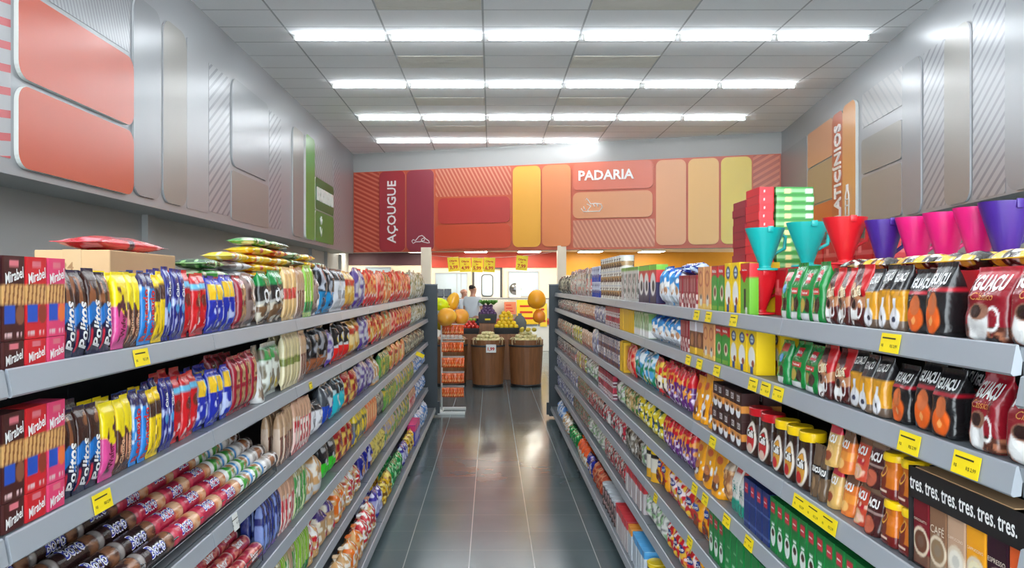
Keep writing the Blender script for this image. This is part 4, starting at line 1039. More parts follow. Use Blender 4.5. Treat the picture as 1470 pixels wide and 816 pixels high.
for key, c, l, desc in (('ac1', (214, 170, 96), [('b', .78, 1, (206, 30, 60)), ('r', 0, 1, .56, .78, (206, 170, 110)), ('e', .4, .32, .4, .18, (236, 190, 120)), ('e', .4, .24, .3, .12, (150, 70, 40))], 'cream coffee pouch with red top'),
                        ('ac2', (226, 120, 50), [('b', .72, 1, (110, 74, 52)), ('r', .3, 1, .3, .5, (240, 150, 60)), ('e', .4, .2, .3, .12, (250, 190, 110))], 'orange coffee pouch with brown top'),
                        ('ac3', (206, 74, 50), [('b', .8, 1, (120, 84, 60)), ('r', .2, .8, .36, .46, (190, 24, 40)), ('e', .4, .18, .4, .16, (236, 190, 150)), ('n', .64, 6, (246, 200, 180), .1, .5)], 'coral red coffee pouch with brown top'),
                        ('ac4', (72, 30, 30), [('b', .84, 1, (130, 100, 76)), ('e', .4, .2, .36, .18, (196, 96, 70)), ('b', .46, .49, (220, 200, 190))], 'dark maroon coffee pouch')):
    K(key, 'coffee_pouch', desc, 'coffee pouch', 'pouch', .072, .05, .14, c, l, [('ACU', .46, .66, .72, W_, 0, .05, 1.4)], **HH)
K('yj', 'coffee_jar', 'amber coffee jar with yellow lid', 'coffee jar', 'sqjar', .07, .055, .078, (206, 110, 26), [('b', 0, .3, (110, 26, 26)), ('e', .3, .5, .26, .32, (120, 44, 26)), ('o', .3, .7, .14, .14, (230, 170, 60)), ('r', .05, .6, .16, .22, (230, 200, 180))], [], nu=28, nv=36)
Kpart('yj', 'lid', MB().lathe([(.033, 0), (.034, .003), (.033, .013), (.028, .017)], 28, 0, (0, .0275), 1, .78).mesh('lid', M['lid_yellow'], 40), (0, 0, .0775))
def melbox(key, desc, base, texts, extra=(), w=.055, h=.16): box(key, desc, base, list(extra), texts, w=w, h=h, d=.1, name='coffee_carton', cat='coffee box')
melbox('mbl', 'navy blue coffee carton with red square', (28, 48, 110), [('Melitta', .5, .8, .36, W_, 0, .03)], [('r', .26, .76, .7, .9, (206, 40, 60)), ('b', .1, .13, (120, 140, 190)), ('b', .52, .54, (120, 140, 190))])
melbox('mgr', 'green coffee carton with white cup', (18, 124, 56), [('Melitta', .5, .82, .38, W_, 0, .03)], [('r', .22, .78, .72, .92, (206, 40, 60)), ('o', .5, .3, .3, .16, W_), ('e', .5, .28, .28, .14, (230, 236, 230)), ('e', .5, .36, .22, .06, (70, 40, 30)), ('r', .3, .7, .5, .54, W_)])
melbox('mgr2', 'plain green coffee carton', (20, 130, 60), [], [('r', .3, .7, .3, .36, (190, 220, 190)), ('r', .1, .9, .12, .2, (120, 180, 130)), ('r', .5, .9, .6, .64, (150, 200, 150))], w=.07)
K('wtl', 'coffee_bag', 'white coffee bag with teal base', 'coffee bag', 'bag', .1, .06, .18, (232, 228, 222), [('b', 0, .28, (20, 140, 120)), ('r', .2, .8, .8, .95, (206, 60, 60)), ('t', .4, .66, 4, (120, 170, 160), .2, .8)], [('A', .5, .5, .3, (20, 120, 110), 0, .03)], **HH)
K('brg', 'snack_bag', 'clear bag of brown granola', 'snack bag', 'pillow', .1, .06, .18, (150, 96, 60), [('n', .5, 9, (200, 150, 100), 0, 1), ('b', .8, 1, (190, 170, 150))], [], **HH)
K('nes', 'chocolate_powder_bag', 'shiny red chocolate drink bag', 'powder bag', 'pillow', .13, .08, .18, (206, 24, 36), [('n', .6, 5, (244, 190, 60), 0, 1), ('n', .68, 7, (250, 230, 230), 0, 1), ('e', .55, .6, .3, .1, (50, 50, 130))], [('Choco', .55, .6, .48, W_, 10, .03)], **HH)
K('nesy', 'chocolate_powder_bag', 'shiny amber chocolate drink bag', 'powder bag', 'pillow', .13, .08, .18, (238, 160, 26), [('e', .5, .35, .32, .2, (120, 50, 30)), ('n', .66, 6, (206, 40, 36), 0, 1), ('e', .5, .72, .34, .09, (40, 70, 150))], [('Choco', .5, .72, .5, W_, 10, .03)], **HH)
K('yelm', 'chocolate_powder_bag', 'yellow drink powder bag with blue mark', 'powder bag', 'pillow', .12, .07, .18, (238, 210, 40), [('e', .5, .5, .3, .16, (60, 70, 150)), ('n', .62, 7, (250, 246, 210), 0, 1), ('n', .7, 8, (60, 90, 50), 0, 1)], [], **HH)
K('tanb', 'flour_bag', 'tan and green flour bag', 'flour bag', 'pillow', .12, .07, .2, (206, 166, 110), [('n', .55, 6, (232, 220, 180), 0, 1), ('n', .68, 8, (70, 120, 50), 0, 1)], [], **LO)
K('whr', 'flour_bag', 'white and red flour bag', 'flour bag', 'pillow', .12, .07, .18, (220, 214, 212), [('n', .55, 7, (190, 40, 60), 0, 1), ('n', .7, 8, (60, 60, 60), 0, 1)], [], **LO)
K('whg', 'flour_bag', 'white and pale green flour bag', 'flour bag', 'pillow', .12, .07, .18, (226, 226, 220), [('n', .6, 7, (150, 190, 140), 0, 1), ('n', .7, 8, (110, 110, 110), 0, 1)], [], **LO)
K('gryp', 'soup_packet', 'glossy grey and brown packet', 'soup packet', 'pillow', .09, .05, .16, (130, 120, 108), [('n', .55, 7, (210, 204, 196), 0, 1), ('n', .68, 8, (60, 44, 36), 0, 1)], [], **LO)
K('cyl_y', 'chocolate_powder_can', 'white can with black band and yellow lid', 'can', 'can', .1, .1, .15, (226, 220, 206), [('b', .0, .3, (230, 170, 40)), ('b', .74, .86, (36, 30, 30)), ('b', .86, 1, (248, 210, 30))], [], top=(250, 214, 30), **HH)
K('lbw', 'milk_carton', 'white milk carton with light blue top', 'milk carton', 'box', .07, .12, .17, (214, 222, 230), [('b', .78, 1, (80, 160, 220)), ('s', 2, .2, (150, 170, 200), 0, .7, 0)], [], top=(86, 170, 226), **HH)
K('lbo', 'milk_carton', 'white milk carton with orange top', 'milk carton', 'box', .07, .12, .17, (206, 212, 220), [('b', .78, 1, (240, 150, 50)), ('s', 2, .2, (150, 170, 200), 0, .7, 0)], [], top=(240, 150, 50), **HH)
K('lbp', 'milk_carton', 'pale carton with pink and red top', 'milk carton', 'box', .07, .12, .17, (206, 200, 200), [('b', .74, 1, (206, 50, 60)), ('s', 2, .2, (190, 130, 140), 0, .7, 0)], [], top=(200, 40, 50), **HH)
K('tall', 'juice_bottle', 'white capped grey bottle', 'bottle', 'bottle', .07, .07, .2, (196, 190, 190), [('n', .55, 8, (120, 80, 90), 0, .6), ('b', .84, 1, (230, 234, 240))], [], **LO)
K('rbf', 'flour_bag', 'brick red packet', 'flour bag', 'pillow', .14, .1, .17, (176, 60, 36), [('n', .6, 6, (214, 130, 90), 0, 1)], [], **LO)
K('orb', 'bread_bag', 'orange topped bread bag', 'bread bag', 'bread', .15, .1, .2, (236, 232, 226), [('b', .45, 1, (240, 90, 30)), ('n', .62, 7, (200, 170, 130), 0, .5)], [], **LO)

# ---- placing
SHELF = {-1: (['top', 'second', 'third', 'fourth', 'fifth', 'bottom'], 'left'), 1: (['top', 'second', 'third', 'fourth', 'fifth', 'sixth', 'bottom'], 'right')}
PL = []     # placements collected first, labelled afterwards
FIRST = {}
def put(key, s, X, Y, Z, shelf_i, row=0, layer=0, sx=1, sz=1, sy=1, rot=None, yaw=0.0, lean=0.0, where=None):
    PL.append(dict(key=key, s=s, X=X, Y=Y, Z=Z, i=shelf_i, row=row, layer=layer, sc=(sx, sy, sz), rot=rot, yaw=yaw, lean=lean, where=where))
def front_x(s, i):
    n = len(LZ) if s < 0 else len(RZ)
    if i < n - 1: return XU
    return LX_BASE if s < 0 else RX_BASE
def yof(s, i, px): return F * front_x(s, i) / abs(px - CX)
def run(s, i, pa, pb, keys, h=None, rows=1, layers=1, pitch=None, front=.014, z0=0.0, yaw=0.0, depth=1.0, hj=.03, rowh=None, lean=0, y0=None, y1=None):
    """fill shelf i of side s between two picture columns with one kind (or a cycle of kinds)"""
    if isinstance(keys, str): keys = [keys]
    ya, yb = sorted((yof(s, i, pa), yof(s, i, pb)))
    if y0 is not None: ya = y0
    if y1 is not None: yb = y1
    yb = min(yb, (LEND if s < 0 else REND) - .025)
    k0 = KD[keys[0]]
    w = pitch or k0['w'] * 1.02
    n = max(1, int(round((yb - ya) / w)))
    step = (yb - ya) / n
    zt = (LZ if s < 0 else RZ)[i]
    for r in range(rows):
        for j in range(n):
            key = keys[j % len(keys)] if len(keys) < 9 else R.choice(keys)
            k = KD[key]
            hh = (h or k['h'])
            if rowh and r > 0: hh = rowh
            for l in range(layers):
                jz = 1 + R.uniform(-hj, hj) * (1.8 if k['film'] else 1) - (.02 if k['film'] else 0)
                if k['name'].endswith('carton') or 'can' in k['name'] or layers > 1 or k['name'].endswith('jar'): jz = 1
                X = s * (front_x(s, i) + front + r * (k['d'] * depth + .012) + (R.uniform(0, .012 if k['film'] else .005) if hj else 0))
                put(key, s, X, ya + (j + .5) * step, zt + z0 + l * hh * 1.003 + .0005, i, r, l + (1 if z0 > .09 and key in ('yj', 'red0') else 0),
                    sx=step * (.95 if k['film'] else .975) / k['w'], sz=hh / k['h'] * jz, sy=depth, yaw=yaw + (R.uniform(-.09, .09) if k['film'] else R.uniform(-.02, .02) if k['name'] not in ('coffee_carton',) and hj else 0), lean=lean)
Lf, Rt = -1, 1

# LEFT top shelf
run(Lf, 0, -40, 14, ['st_blf'], h=.046, hj=0, pitch=.065); run(Lf, 0, -40, 14, ['st_bl'], h=.145, z0=.047, hj=0, pitch=.065)
for i, lo, up in ((0, .046, .145), (1, .05, .15)):
    for (a, b, k) in ((15, 48, 'st_br'), (48, 79, 'st_rd'), (79, 105, 'st_pk')):
        run(Lf, i, a, b, k + 'f', h=lo, hj=0, pitch=.2); run(Lf, i, a, b, k, h=up, z0=lo + .001, hj=0, pitch=.2)
run(Lf, 1, -40, 14, ['st_blf'], h=.05, hj=0, pitch=.065); run(Lf, 1, -40, 14, ['st_bl'], h=.15, z0=.051, hj=0, pitch=.065)
run(Lf, 0, 108, 176, 'pol', h=.175, pitch=.054, rows=2, lean=.06)
for i, hh in ((0, .172), (1, .17)):
    if i == 1: run(Lf, 1, 107, 158, 'pol', h=.178, pitch=.054, rows=2)
    o_ = 0 if i == 0 else -18
    run(Lf, i, 178 + o_, 196 + o_ * .9, 'yp', h=hh, rows=2)
    run(Lf, i, 197 + o_ * .9, 214 + o_ * .6, 'yb', h=hh, rows=2)
    run(Lf, i, 215 + o_ * .6, 234 + o_ * .5, 'blr', h=hh + .002, rows=2)
    run(Lf, i, 235 + o_ * .5, 249 + o_ * .4, 'ylb', h=hh, rows=2)
run(Lf, 0, 250, 276, 'nvy', h=.186, rows=2); run(Lf, 0, 277, 311, 'rdb', h=.18, rows=2)
run(Lf, 0, 312, 352, 'byl', h=.17, rows=2); run(Lf, 0, 353, 364, 'drt', h=.17, rows=2); run(Lf, 0, 365, 384, ['bwh'], h=.19, rows=1)
run(Lf, 0, 385, 416, 'ores', h=.2); run(Lf, 0, 417, 432, 'tanp', h=.22); run(Lf, 0, 433, 444, 'brnp', h=.22); run(Lf, 0, 445, 456, 'lgrn', h=.235)
run(Lf, 0, 457, 467, 'bwh', h=.2); run(Lf, 0, 468, 488, 'blk_cy', h=.24); run(Lf, 0, 489, 504, 'whitebg', h=.25); run(Lf, 0, 505, 516, 'golp', h=.23)
run(Lf, 0, 517, 530, 'purp', h=.25); run(Lf, 0, 531, 546, 'rorg', h=.25, rows=2); run(Lf, 0, 547, 556, 'rstripe', h=.25, rows=2); run(Lf, 0, 557, 566, 'rcan', h=.25, rows=2); run(Lf, 0, 567, 592, ['rorg', 'rstripe'], h=.27, rows=2); run(Lf, 0, 593, 612, 'wfar', h=.3, rows=2)
# LEFT second shelf
run(Lf, 1, 245, 262, 'nvy', h=.18, rows=2); run(Lf, 1, 263, 299, 'rdb', h=.19, rows=2); run(Lf, 1, 301, 344, 'byl', h=.17, rows=2)
run(Lf, 1, 345, 378, 'drt', h=.19, rows=2); run(Lf, 1, 379, 388, 'whb', h=.2); run(Lf, 1, 389, 414, 'wgb', h=.2, rows=1); run(Lf, 1, 415, 437, 'begp', h=.225, rows=2)
run(Lf, 1, 438, 446, 'brnp', h=.225); run(Lf, 1, 447, 478, 'blk_tn', h=.22); run(Lf, 1, 479, 486, 'purp', h=.2); run(Lf, 1, 487, 508, 'blk_rd', h=.22); run(Lf, 1, 509, 524, 'golp', h=.22)
run(Lf, 1, 525, 534, 'purp', h=.22); run(Lf, 1, 535, 556, ['rorg', 'golp'], h=.22); run(Lf, 1, 557, 566, 'rcan', h=.22); run(Lf, 1, 567, 594, ['rstripe', 'rorg'], h=.225); run(Lf, 1, 595, 614, 'wfar', h=.225)
# LEFT third shelf (after the rolls)
run(Lf, 2, 410, 428, 'brnp', h=.215, rows=2); run(Lf, 2, 429, 453, 'redp', h=.22, rows=2); run(Lf, 2, 454, 471, 'whitebg', h=.17, rows=2); run(Lf, 2, 472, 487, 'blk_bl', h=.21); run(Lf, 2, 488, 502, 'cyan', h=.21)
run(Lf, 2, 503, 519, 'rgold', h=.215); run(Lf, 2, 520, 541, ['purp'], h=.21); run(Lf, 2, 542, 549, 'brd_w', h=.2); run(Lf, 2, 550, 563, 'gyp', h=.2); run(Lf, 2, 564, 584, ['golp', 'orgp'], h=.21); run(Lf, 2, 585, 612, 'dkfar', h=.2)
# LEFT fourth shelf
run(Lf, 3, 384, 411, 'navp', h=.2, rows=2, pitch=.045); run(Lf, 3, 412, 430, 'redp', h=.215, rows=2); run(Lf, 3, 431, 446, 'grnp', h=.22, rows=2); run(Lf, 3, 447, 470, 'brd_w', h=.2, rows=2); run(Lf, 3, 471, 491, 'blk_gn', h=.2, rows=1)
run(Lf, 3, 492, 514, 'rgold', h=.21, rows=1); run(Lf, 3, 515, 531, 'yelp', h=.215); run(Lf, 3, 532, 545, 'orgp', h=.21); run(Lf, 3, 546, 556, 'dkfar', h=.2); run(Lf, 3, 557, 572, 'gyp', h=.205); run(Lf, 3, 573, 596, ['mixp', 'gyp'], h=.205); run(Lf, 3, 597, 613, 'wbl', h=.2)
# LEFT fifth shelf
run(Lf, 4, 396, 431, ['grnp', 'brnp', 'grnp', 'lgrn'], h=.22, rows=2); run(Lf, 4, 432, 450, ['lgrn'], h=.22, rows=2); run(Lf, 4, 451, 467, 'brd_r', h=.17); run(Lf, 4, 468, 489, 'brd_p', h=.21); run(Lf, 4, 490, 505, 'brd_o', h=.2)
run(Lf, 4, 506, 524, 'brd_r', h=.2); run(Lf, 4, 525, 540, 'nvb', h=.21, rows=2); run(Lf, 4, 541, 557, 'paley', h=.215); run(Lf, 4, 558, 570, 'mixp', h=.21); run(Lf, 4, 571, 590, ['gyp', 'mixp'], h=.21); run(Lf, 4, 591, 599, ['redp'], h=.2); run(Lf, 4, 600, 614, 'wbl', h=.2)
# LEFT bottom shelf
run(Lf, 5, 400, 496, 'brd_k', h=.18); run(Lf, 5, 497, 512, 'brd_w', h=.19); run(Lf, 5, 513, 528, 'brd_o', h=.19); run(Lf, 5, 529, 546, 'brd_r', h=.2); run(Lf, 5, 547, 556, 'vio', h=.21, rows=2); run(Lf, 5, 557, 567, 'ylf', h=.2, rows=2)
run(Lf, 5, 568, 582, 'grf', h=.2, rows=2); run(Lf, 5, 583, 590, 'vio', h=.2); run(Lf, 5, 591, 598, 'ylf', h=.2); run(Lf, 5, 599, 605, 'bpk', h=.2); run(Lf, 5, 606, 617, 'wbl', h=.22)

# RIGHT top shelf
run(Rt, 0, 1500, 1358, 'igc', h=.132, pitch=.115); run(Rt, 0, 1342, 1281, 'igb', h=.135, pitch=.08); run(Rt, 0, 1280, 1225, 'igy', h=.135, pitch=.05, rows=1); run(Rt, 0, 1224, 1168, 'ctd', h=.145, pitch=.075)
run(Rt, 0, 1167, 1122, 'mel', h=.15, pitch=.075); run(Rt, 0, 1121, 1107, 'melb', h=.15)
run(Rt, 0, 1070, 1056, 'frg2', h=.165, pitch=.065); run(Rt, 0, 1092, 1072, 'fgs', h=.125, front=.128, hj=0, pitch=.07)
run(Rt, 0, 1055, 1034, 'fyw', h=.17, pitch=.09, rows=2); run(Rt, 0, 1033, 1014, 'frg', h=.165, pitch=.09, rows=2); run(Rt, 0, 1013, 995, 'fpe', h=.165, pitch=.09, rows=2)
run(Rt, 0, 994, 970, 'fbr', h=.135, rows=2); run(Rt, 0, 969, 938, 'blw', h=.18, rows=2, pitch=.12); run(Rt, 0, 937, 912, 'rwb', h=.2, pitch=.16); run(Rt, 0, 911, 888, 'gwr', h=.2, pitch=.13)
run(Rt, 0, 887, 858, 'can_w', h=.095, layers=3); run(Rt, 0, 857, 846, 'can_b', h=.12, layers=2); run(Rt, 0, 845, 816, 'smp', h=.24, pitch=.13); run(Rt, 0, 815, 800, 'dkfar', h=.2)
# support cartons behind the coffee bags, with the funnels and flat boxes on them
run(Rt, 0, 1500, 1074, 'red0', front=.102, h=.122, rows=3, hj=0, y1=2.04, depth=.95)
run(Rt, 0, 1500, 1074, 'red0', front=.102, h=.148, rows=3, hj=0, y0=2.045, y1=2.44, depth=.95)
run(Rt, 0, 1500, 1074, 'red0', front=.142, h=.148, rows=3, hj=0, y0=2.45, y1=3.08, depth=.93)
run(Rt, 0, 1190, 1120, 'red0', front=.30, h=.085, z0=.1485, hj=0, y0=2.1, y1=2.65, depth=.9)
run(Rt, 0, 994, 970, 'dbl', h=.05, z0=.137, hj=0)
# RIGHT second shelf
run(Rt, 1, 1500, 1420, 'igc', h=.128, pitch=.11, lean=0); run(Rt, 1, 1412, 1368, 'igc', h=.128, pitch=.1); run(Rt, 1, 1350, 1290, 'igb', h=.13, pitch=.075, rows=2); run(Rt, 1, 1286, 1258, 'igb', h=.12, pitch=.07)
run(Rt, 1, 1257, 1203, 'igy', h=.128, pitch=.065); run(Rt, 1, 1200, 1162, 'ctd', h=.128, pitch=.075); run(Rt, 1, 1160, 1120, 'mel', h=.128, pitch=.085); run(Rt, 1, 1118, 1103, 'melb', h=.128, pitch=.07)
run(Rt, 1, 1079, 1040, 'fyw', h=.135, pitch=.1, rows=2); run(Rt, 1, 1039, 1020, 'frg', h=.133, pitch=.08, rows=2); run(Rt, 1, 1019, 1003, 'fpe', h=.133, pitch=.075, rows=2); run(Rt, 1, 1002, 984, 'fbr2', h=.133, pitch=.08, rows=2)
run(Rt, 1, 983, 971, 'fbr', h=.13, rows=2); run(Rt, 1, 970, 928, 'blw', h=.134, rows=2, pitch=.12); run(Rt, 1, 927, 906, 'palg', h=.13, rows=2); run(Rt, 1, 905, 886, 'yelf', h=.133, rows=2); run(Rt, 1, 885, 866, 'jelr', h=.066, layers=2); run(Rt, 1, 865, 850, 'smb', h=.12); run(Rt, 1, 849, 826, 'smt', h=.12); run(Rt, 1, 825, 799, 'smp', h=.12)
# RIGHT third shelf
run(Rt, 2, 1296, 1249, 'yj', h=.078, pitch=.07, rows=2)
run(Rt, 2, 1296, 1249, 'yj', h=.078, pitch=.07, rows=2, z0=.097)
run(Rt, 2, 1247, 1226, 'ac4', h=.1, layers=2, pitch=.075); run(Rt, 2, 1225, 1205, 'ac3', h=.1, layers=2, pitch=.075); run(Rt, 2, 1204, 1187, 'ac2', h=.1, layers=2, pitch=.075); run(Rt, 2, 1186, 1171, 'ac1', h=.1, layers=2, pitch=.075)
run(Rt, 2, 1170, 1150, 'pou', h=.135, pitch=.055); run(Rt, 2, 1149, 1097, 'jy', h=.128, pitch=.092); run(Rt, 2, 1094, 1060, 'jr', h=.128, pitch=.095)
run(Rt, 2, 1058, 1016, 'icu', h=.092, layers=2, pitch=.07, rows=2); run(Rt, 2, 1015, 986, 'org', h=.185, rows=2, pitch=.11); run(Rt, 2, 985, 948, 'prd', h=.18, rows=4, pitch=.055); run(Rt, 2, 947, 932, 'prw', h=.18, rows=4, pitch=.07); run(Rt, 2, 931, 904, 'milkm', h=.19, rows=1)
run(Rt, 2, 903, 893, 'rstripe', h=.19, rows=1); run(Rt, 2, 892, 886, 'yelf', h=.19, rows=2); run(Rt, 2, 885, 856, 'jelb', h=.09, layers=2, rows=2); run(Rt, 2, 855, 847, 'smb', h=.19); run(Rt, 2, 846, 832, 'smt', h=.15); run(Rt, 2, 831, 820, 'smy', h=.15); run(Rt, 2, 819, 798, ['smt', 'smg'], h=.14)
# RIGHT fourth shelf
run(Rt, 3, 1235, 1098, 'mgr', h=.155, pitch=.0545, rows=2, hj=0); run(Rt, 3, 1097, 1061, 'mbl', h=.155, pitch=.054, rows=2, hj=0); run(Rt, 3, 1060, 1038, 'wtl', h=.165, pitch=.08, rows=2); run(Rt, 3, 1037, 1028, 'brg', h=.16); run(Rt, 3, 1027, 986, 'org', h=.165, rows=3, pitch=.13)
run(Rt, 3, 985, 944, 'prd', h=.165, rows=3, pitch=.06); run(Rt, 3, 943, 908, 'yelm', h=.165, rows=2); run(Rt, 3, 907, 890, 'tanb', h=.165); run(Rt, 3, 889, 878, 'whg', h=.16); run(Rt, 3, 877, 856, 'jelr', h=.08, layers=2, rows=2); run(Rt, 3, 855, 838, 'whg', h=.15); run(Rt, 3, 837, 824, ['smy', 'smt'], h=.15); run(Rt, 3, 823, 797, 'smp', h=.15)
# RIGHT fifth shelf
run(Rt, 4, 1130, 1062, 'mgr2', h=.16, rows=2, hj=0); run(Rt, 4, 1061, 1034, 'mgr2', h=.165, rows=1, hj=0); run(Rt, 4, 1033, 1012, 'mgr', h=.165, pitch=.07, rows=2, hj=0); run(Rt, 4, 1011, 985, 'nesy', h=.165, rows=2); run(Rt, 4, 984, 950, 'nes', h=.165, rows=3); run(Rt, 4, 949, 934, 'nesy', h=.165, rows=2); run(Rt, 4, 933, 921, 'cyl_y', h=.165, rows=2)
run(Rt, 4, 920, 913, 'whg', h=.16, rows=2); run(Rt, 4, 912, 892, 'gryp', h=.165, rows=2); run(Rt, 4, 891, 862, 'whr', h=.16, rows=2); run(Rt, 4, 861, 842, 'smr', h=.15, rows=2); run(Rt, 4, 841, 826, 'smg', h=.15); run(Rt, 4, 825, 797, 'smb', h=.15)
# RIGHT sixth shelf
run(Rt, 5, 1010, 988, 'nesy', h=.165, rows=2); run(Rt, 5, 987, 950, 'nes', h=.165, rows=3); run(Rt, 5, 949, 920, 'whg', h=.165, rows=2); run(Rt, 5, 919, 894, 'lbp', h=.15, rows=2); run(Rt, 5, 893, 864, 'smr', h=.15, rows=3); run(Rt, 5, 863, 842, 'whg', h=.15, rows=2); run(Rt, 5, 841, 820, 'smg', h=.15, rows=2); run(Rt, 5, 819, 796, 'smb', h=.14)
# RIGHT bottom shelf
run(Rt, 6, 975, 936, 'nesy', h=.13, rows=1, pitch=.13); run(Rt, 6, 935, 921, 'cyl_y', h=.15, rows=2, pitch=.1); run(Rt, 6, 920, 903, 'lbw', h=.17, rows=3); run(Rt, 6, 902, 897, 'lbo', h=.17, rows=3); run(Rt, 6, 896, 880, 'lbp', h=.17, rows=3)
run(Rt, 6, 879, 860, 'can_k', h=.15, rows=3, pitch=.09); run(Rt, 6, 859, 846, 'rbf', h=.17, rows=2); run(Rt, 6, 845, 837, 'nvb', h=.17); run(Rt, 6, 836, 825, 'orb', h=.19, rows=2); run(Rt, 6, 824, 813, 'grf', h=.15); run(Rt, 6, 812, 804, 'brd_w', h=.15); run(Rt, 6, 803, 797, 'wbl', h=.18)

# rolls in wire trays on the left third and fourth shelf
M['tray_wire'] = M['wire']
def tray(y0, y1, z, name_lab):
    root = empty('wire_tray', (0, 0, 0))
    xf, xb = .815, 1.13
    m = MB()
    sl = .62
    for zz in (.03, .055): m.tube([(-xf, y0, z + zz), (-xf, y1, z + zz)], .0022, 6)
    for y in (y0, y1): m.tube([(-xf, y, z + .004), (-xf, y, z + .055), (-xb, y, z + .055 + (xb - xf) * .1)], .0022, 6)
    m.build('front_wires', M['wire'], root)
    b = MB()
    bm = b.bm
    pr = [(-xf - .002, z + .004), (-xb, z + .004 + (xb - xf) * .55), (-xb, z - .0), (-xf - .002, z + .0)]
    a = [bm.verts.new((x, y0 + .003, q)) for x, q in pr]; c = [bm.verts.new((x, y1 - .003, q)) for x, q in pr]
    bm.faces.new(a); bm.faces.new(c[::-1])
    for i in range(4): bm.faces.new([a[i], c[i], c[(i + 1) % 4], a[(i + 1) % 4]])
    b.build('sloping_base', M['dark'], root)
    tag(root, name_lab, 'tray', 'wire trays of cookie rolls')
def rolls(i, z, y0, y1, key, nr=5, where=''):
    k = KD[key]; L = k['h']; dia = k['w']
    n = max(1, int(round((y1 - y0) / (L + .004)))); st = (y1 - y0) / n
    ang = math.atan(.55)
    for j in range(nr):
        for q in range(n):
            ds = dia * .52 + j * dia * 1.01
            X = .816 + dia / 2 * math.sin(ang) * -1 + ds * math.cos(ang) + .012
            Z = z + .0135 + ds * math.sin(ang) + dia / 2 * math.cos(ang)
            if Z + dia / 2 > z + .232: continue
            PL.append(dict(key=key, s=-1, X=-X, Y=y0 + (q + .5) * st, Z=Z, i=i, row=0, layer=0, sc=(1, 1, st * .985 / L), rot='roll', spin=R.uniform(-.5, .5), yaw=0, lean=0, where=where, tier=j))
ty = lambda px: F * .8 / (CX - px)
tray(1.02, ty(215) + 0, LZ[2], 'wire tray of dark and red cookie rolls, left third shelf')
tray(ty(215) + .006, ty(402), LZ[2], 'wire tray of white cookie rolls, left third shelf')
rolls(2, LZ[2], 1.04, 1.98, 'bonod'); rolls(2, LZ[2], 1.985, 2.5, 'bonor')
rolls(2, LZ[2], 2.505, 2.75, 'rollg'); rolls(2, LZ[2], 2.755, ty(405), 'rollw')
tray(1.02, 2.28, LZ[3], 'wire tray of golden wafer rolls, left fourth shelf')
tray(2.286, ty(383), LZ[3], 'wire tray of raspberry cookie rolls, left fourth shelf')
rolls(3, LZ[3], 1.05, 2.2, 'rollgold', 4); rolls(3, LZ[3], 2.205, ty(384), 'rollred', 4)

# things lying on top of the left gondola
for (px_, key, n, z0) in ((0, 'yel', 0, 0),): pass

def place_all():
    groups = {}
    for p in PL:
        k = KD[p['key']]
        g = (k['desc'], p['s'], p['i'], p['row'], p['layer'], p.get('tier', 0), p.get('where') or '')
        groups.setdefault(g, []).append(p)
    for g, lst in groups.items():
        desc, s, i, row, layer, tier, where = g
        lst.sort(key=lambda q: (q['Y'], q['Z']))
        names, sd = SHELF[s]
        # layers placed with an explicit height are told apart below
        nlay = len({gg[4] for gg in groups if gg[:3] == g[:3] and gg[6] == where})
        ntier = len({gg[5] for gg in groups if gg[:3] == g[:3] and gg[6] == where})
        for n, p in enumerate(lst):
            k = KD[p['key']]
            first = p['key'] not in FIRST
            o = bpy.data.objects.new(k['name'], R.choice(k['vr'])) if not k['parts'] else bpy.data.objects.new(k['name'], None)
            COL.objects.link(o)
            if k['parts']:
                b = link_mesh('jar_body', k['me'], o)
                for pn, pm, pl in k['parts']: link_mesh(pn, pm, o, pl)
            rz = math.pi / 2 if s < 0 else -math.pi / 2
            if p['rot'] == 'roll':
                # long axis along the aisle, lettering up and towards the aisle
                Mx = Matrix.Translation((p['X'], p['Y'], p['Z'])) @ Matrix.Rotation(math.pi / 2, 4, 'Z') @ Matrix.Rotation(-.75 + p['spin'], 4, 'X') @ Matrix.Rotation(math.pi / 2, 4, 'Y') \
                    @ Matrix.Translation((0, -k['d'] / 2, -k['h'] / 2 * p['sc'][2])) @ Matrix.Diagonal((1, 1, p['sc'][2], 1))
                o.matrix_world = Mx
            elif p['rot'] == 'flat':
                # lying on its back, long side along the aisle
                Mx = Matrix.Translation((p['X'], p['Y'], p['Z'])) @ Matrix.Rotation(p['yaw'], 4, 'Z') @ Matrix.Rotation(-math.pi / 2, 4, 'X') \
                    @ Matrix.Translation((0, -k['d'], -k['h'] / 2 * p['sc'][2])) @ Matrix.Diagonal((p['sc'][0], 1, p['sc'][2], 1))
                o.matrix_world = Mx
            else:
                o.location = (p['X'], p['Y'], p['Z'])
                o.rotation_euler = (-p['lean'] if p['lean'] else 0, 0, rz + p['yaw'])
                o.scale = p['sc']
            lab = desc
            sh = '%s %s shelf' % (sd, names[i]) if i >= 0 else ''
            if where: sh = where
            nth = (ordinal(n + 1) + ' nearest') if n else 'nearest'
            if len(lst) > 1: lab += ', %s on %s' % (nth, sh) if not where else ', %s %s' % (nth, sh)
            else: lab += (' on ' + sh) if not where else ' ' + sh
            if nlay > 1 and row: lab += ', %s row %s' % (ordinal(row + 1), ['lower', 'upper', 'highest'][layer])
            elif nlay > 1: lab += ', ' + (['lower', 'upper', 'highest'][layer] if nlay < 4 else ordinal(layer + 1)) + ' layer'
            elif row: lab += ', ' + [None, 'second row', 'third row', 'fourth row'][row]
            if ntier > 1: lab += ', %s tier' % ordinal(tier + 1)
            tag(o, lab, k['cat'], '%s on the %s' % (desc + 's', sh) if len(lst) > 1 else None)
# ================================================================== THINGS ON TOP, SPECIAL DISPLAYS
def thing(name, label, cat, loc=(0, 0, 0), rz=0, group=None):
    o = empty(name, loc, rz); tag(o, label, cat, group); return o

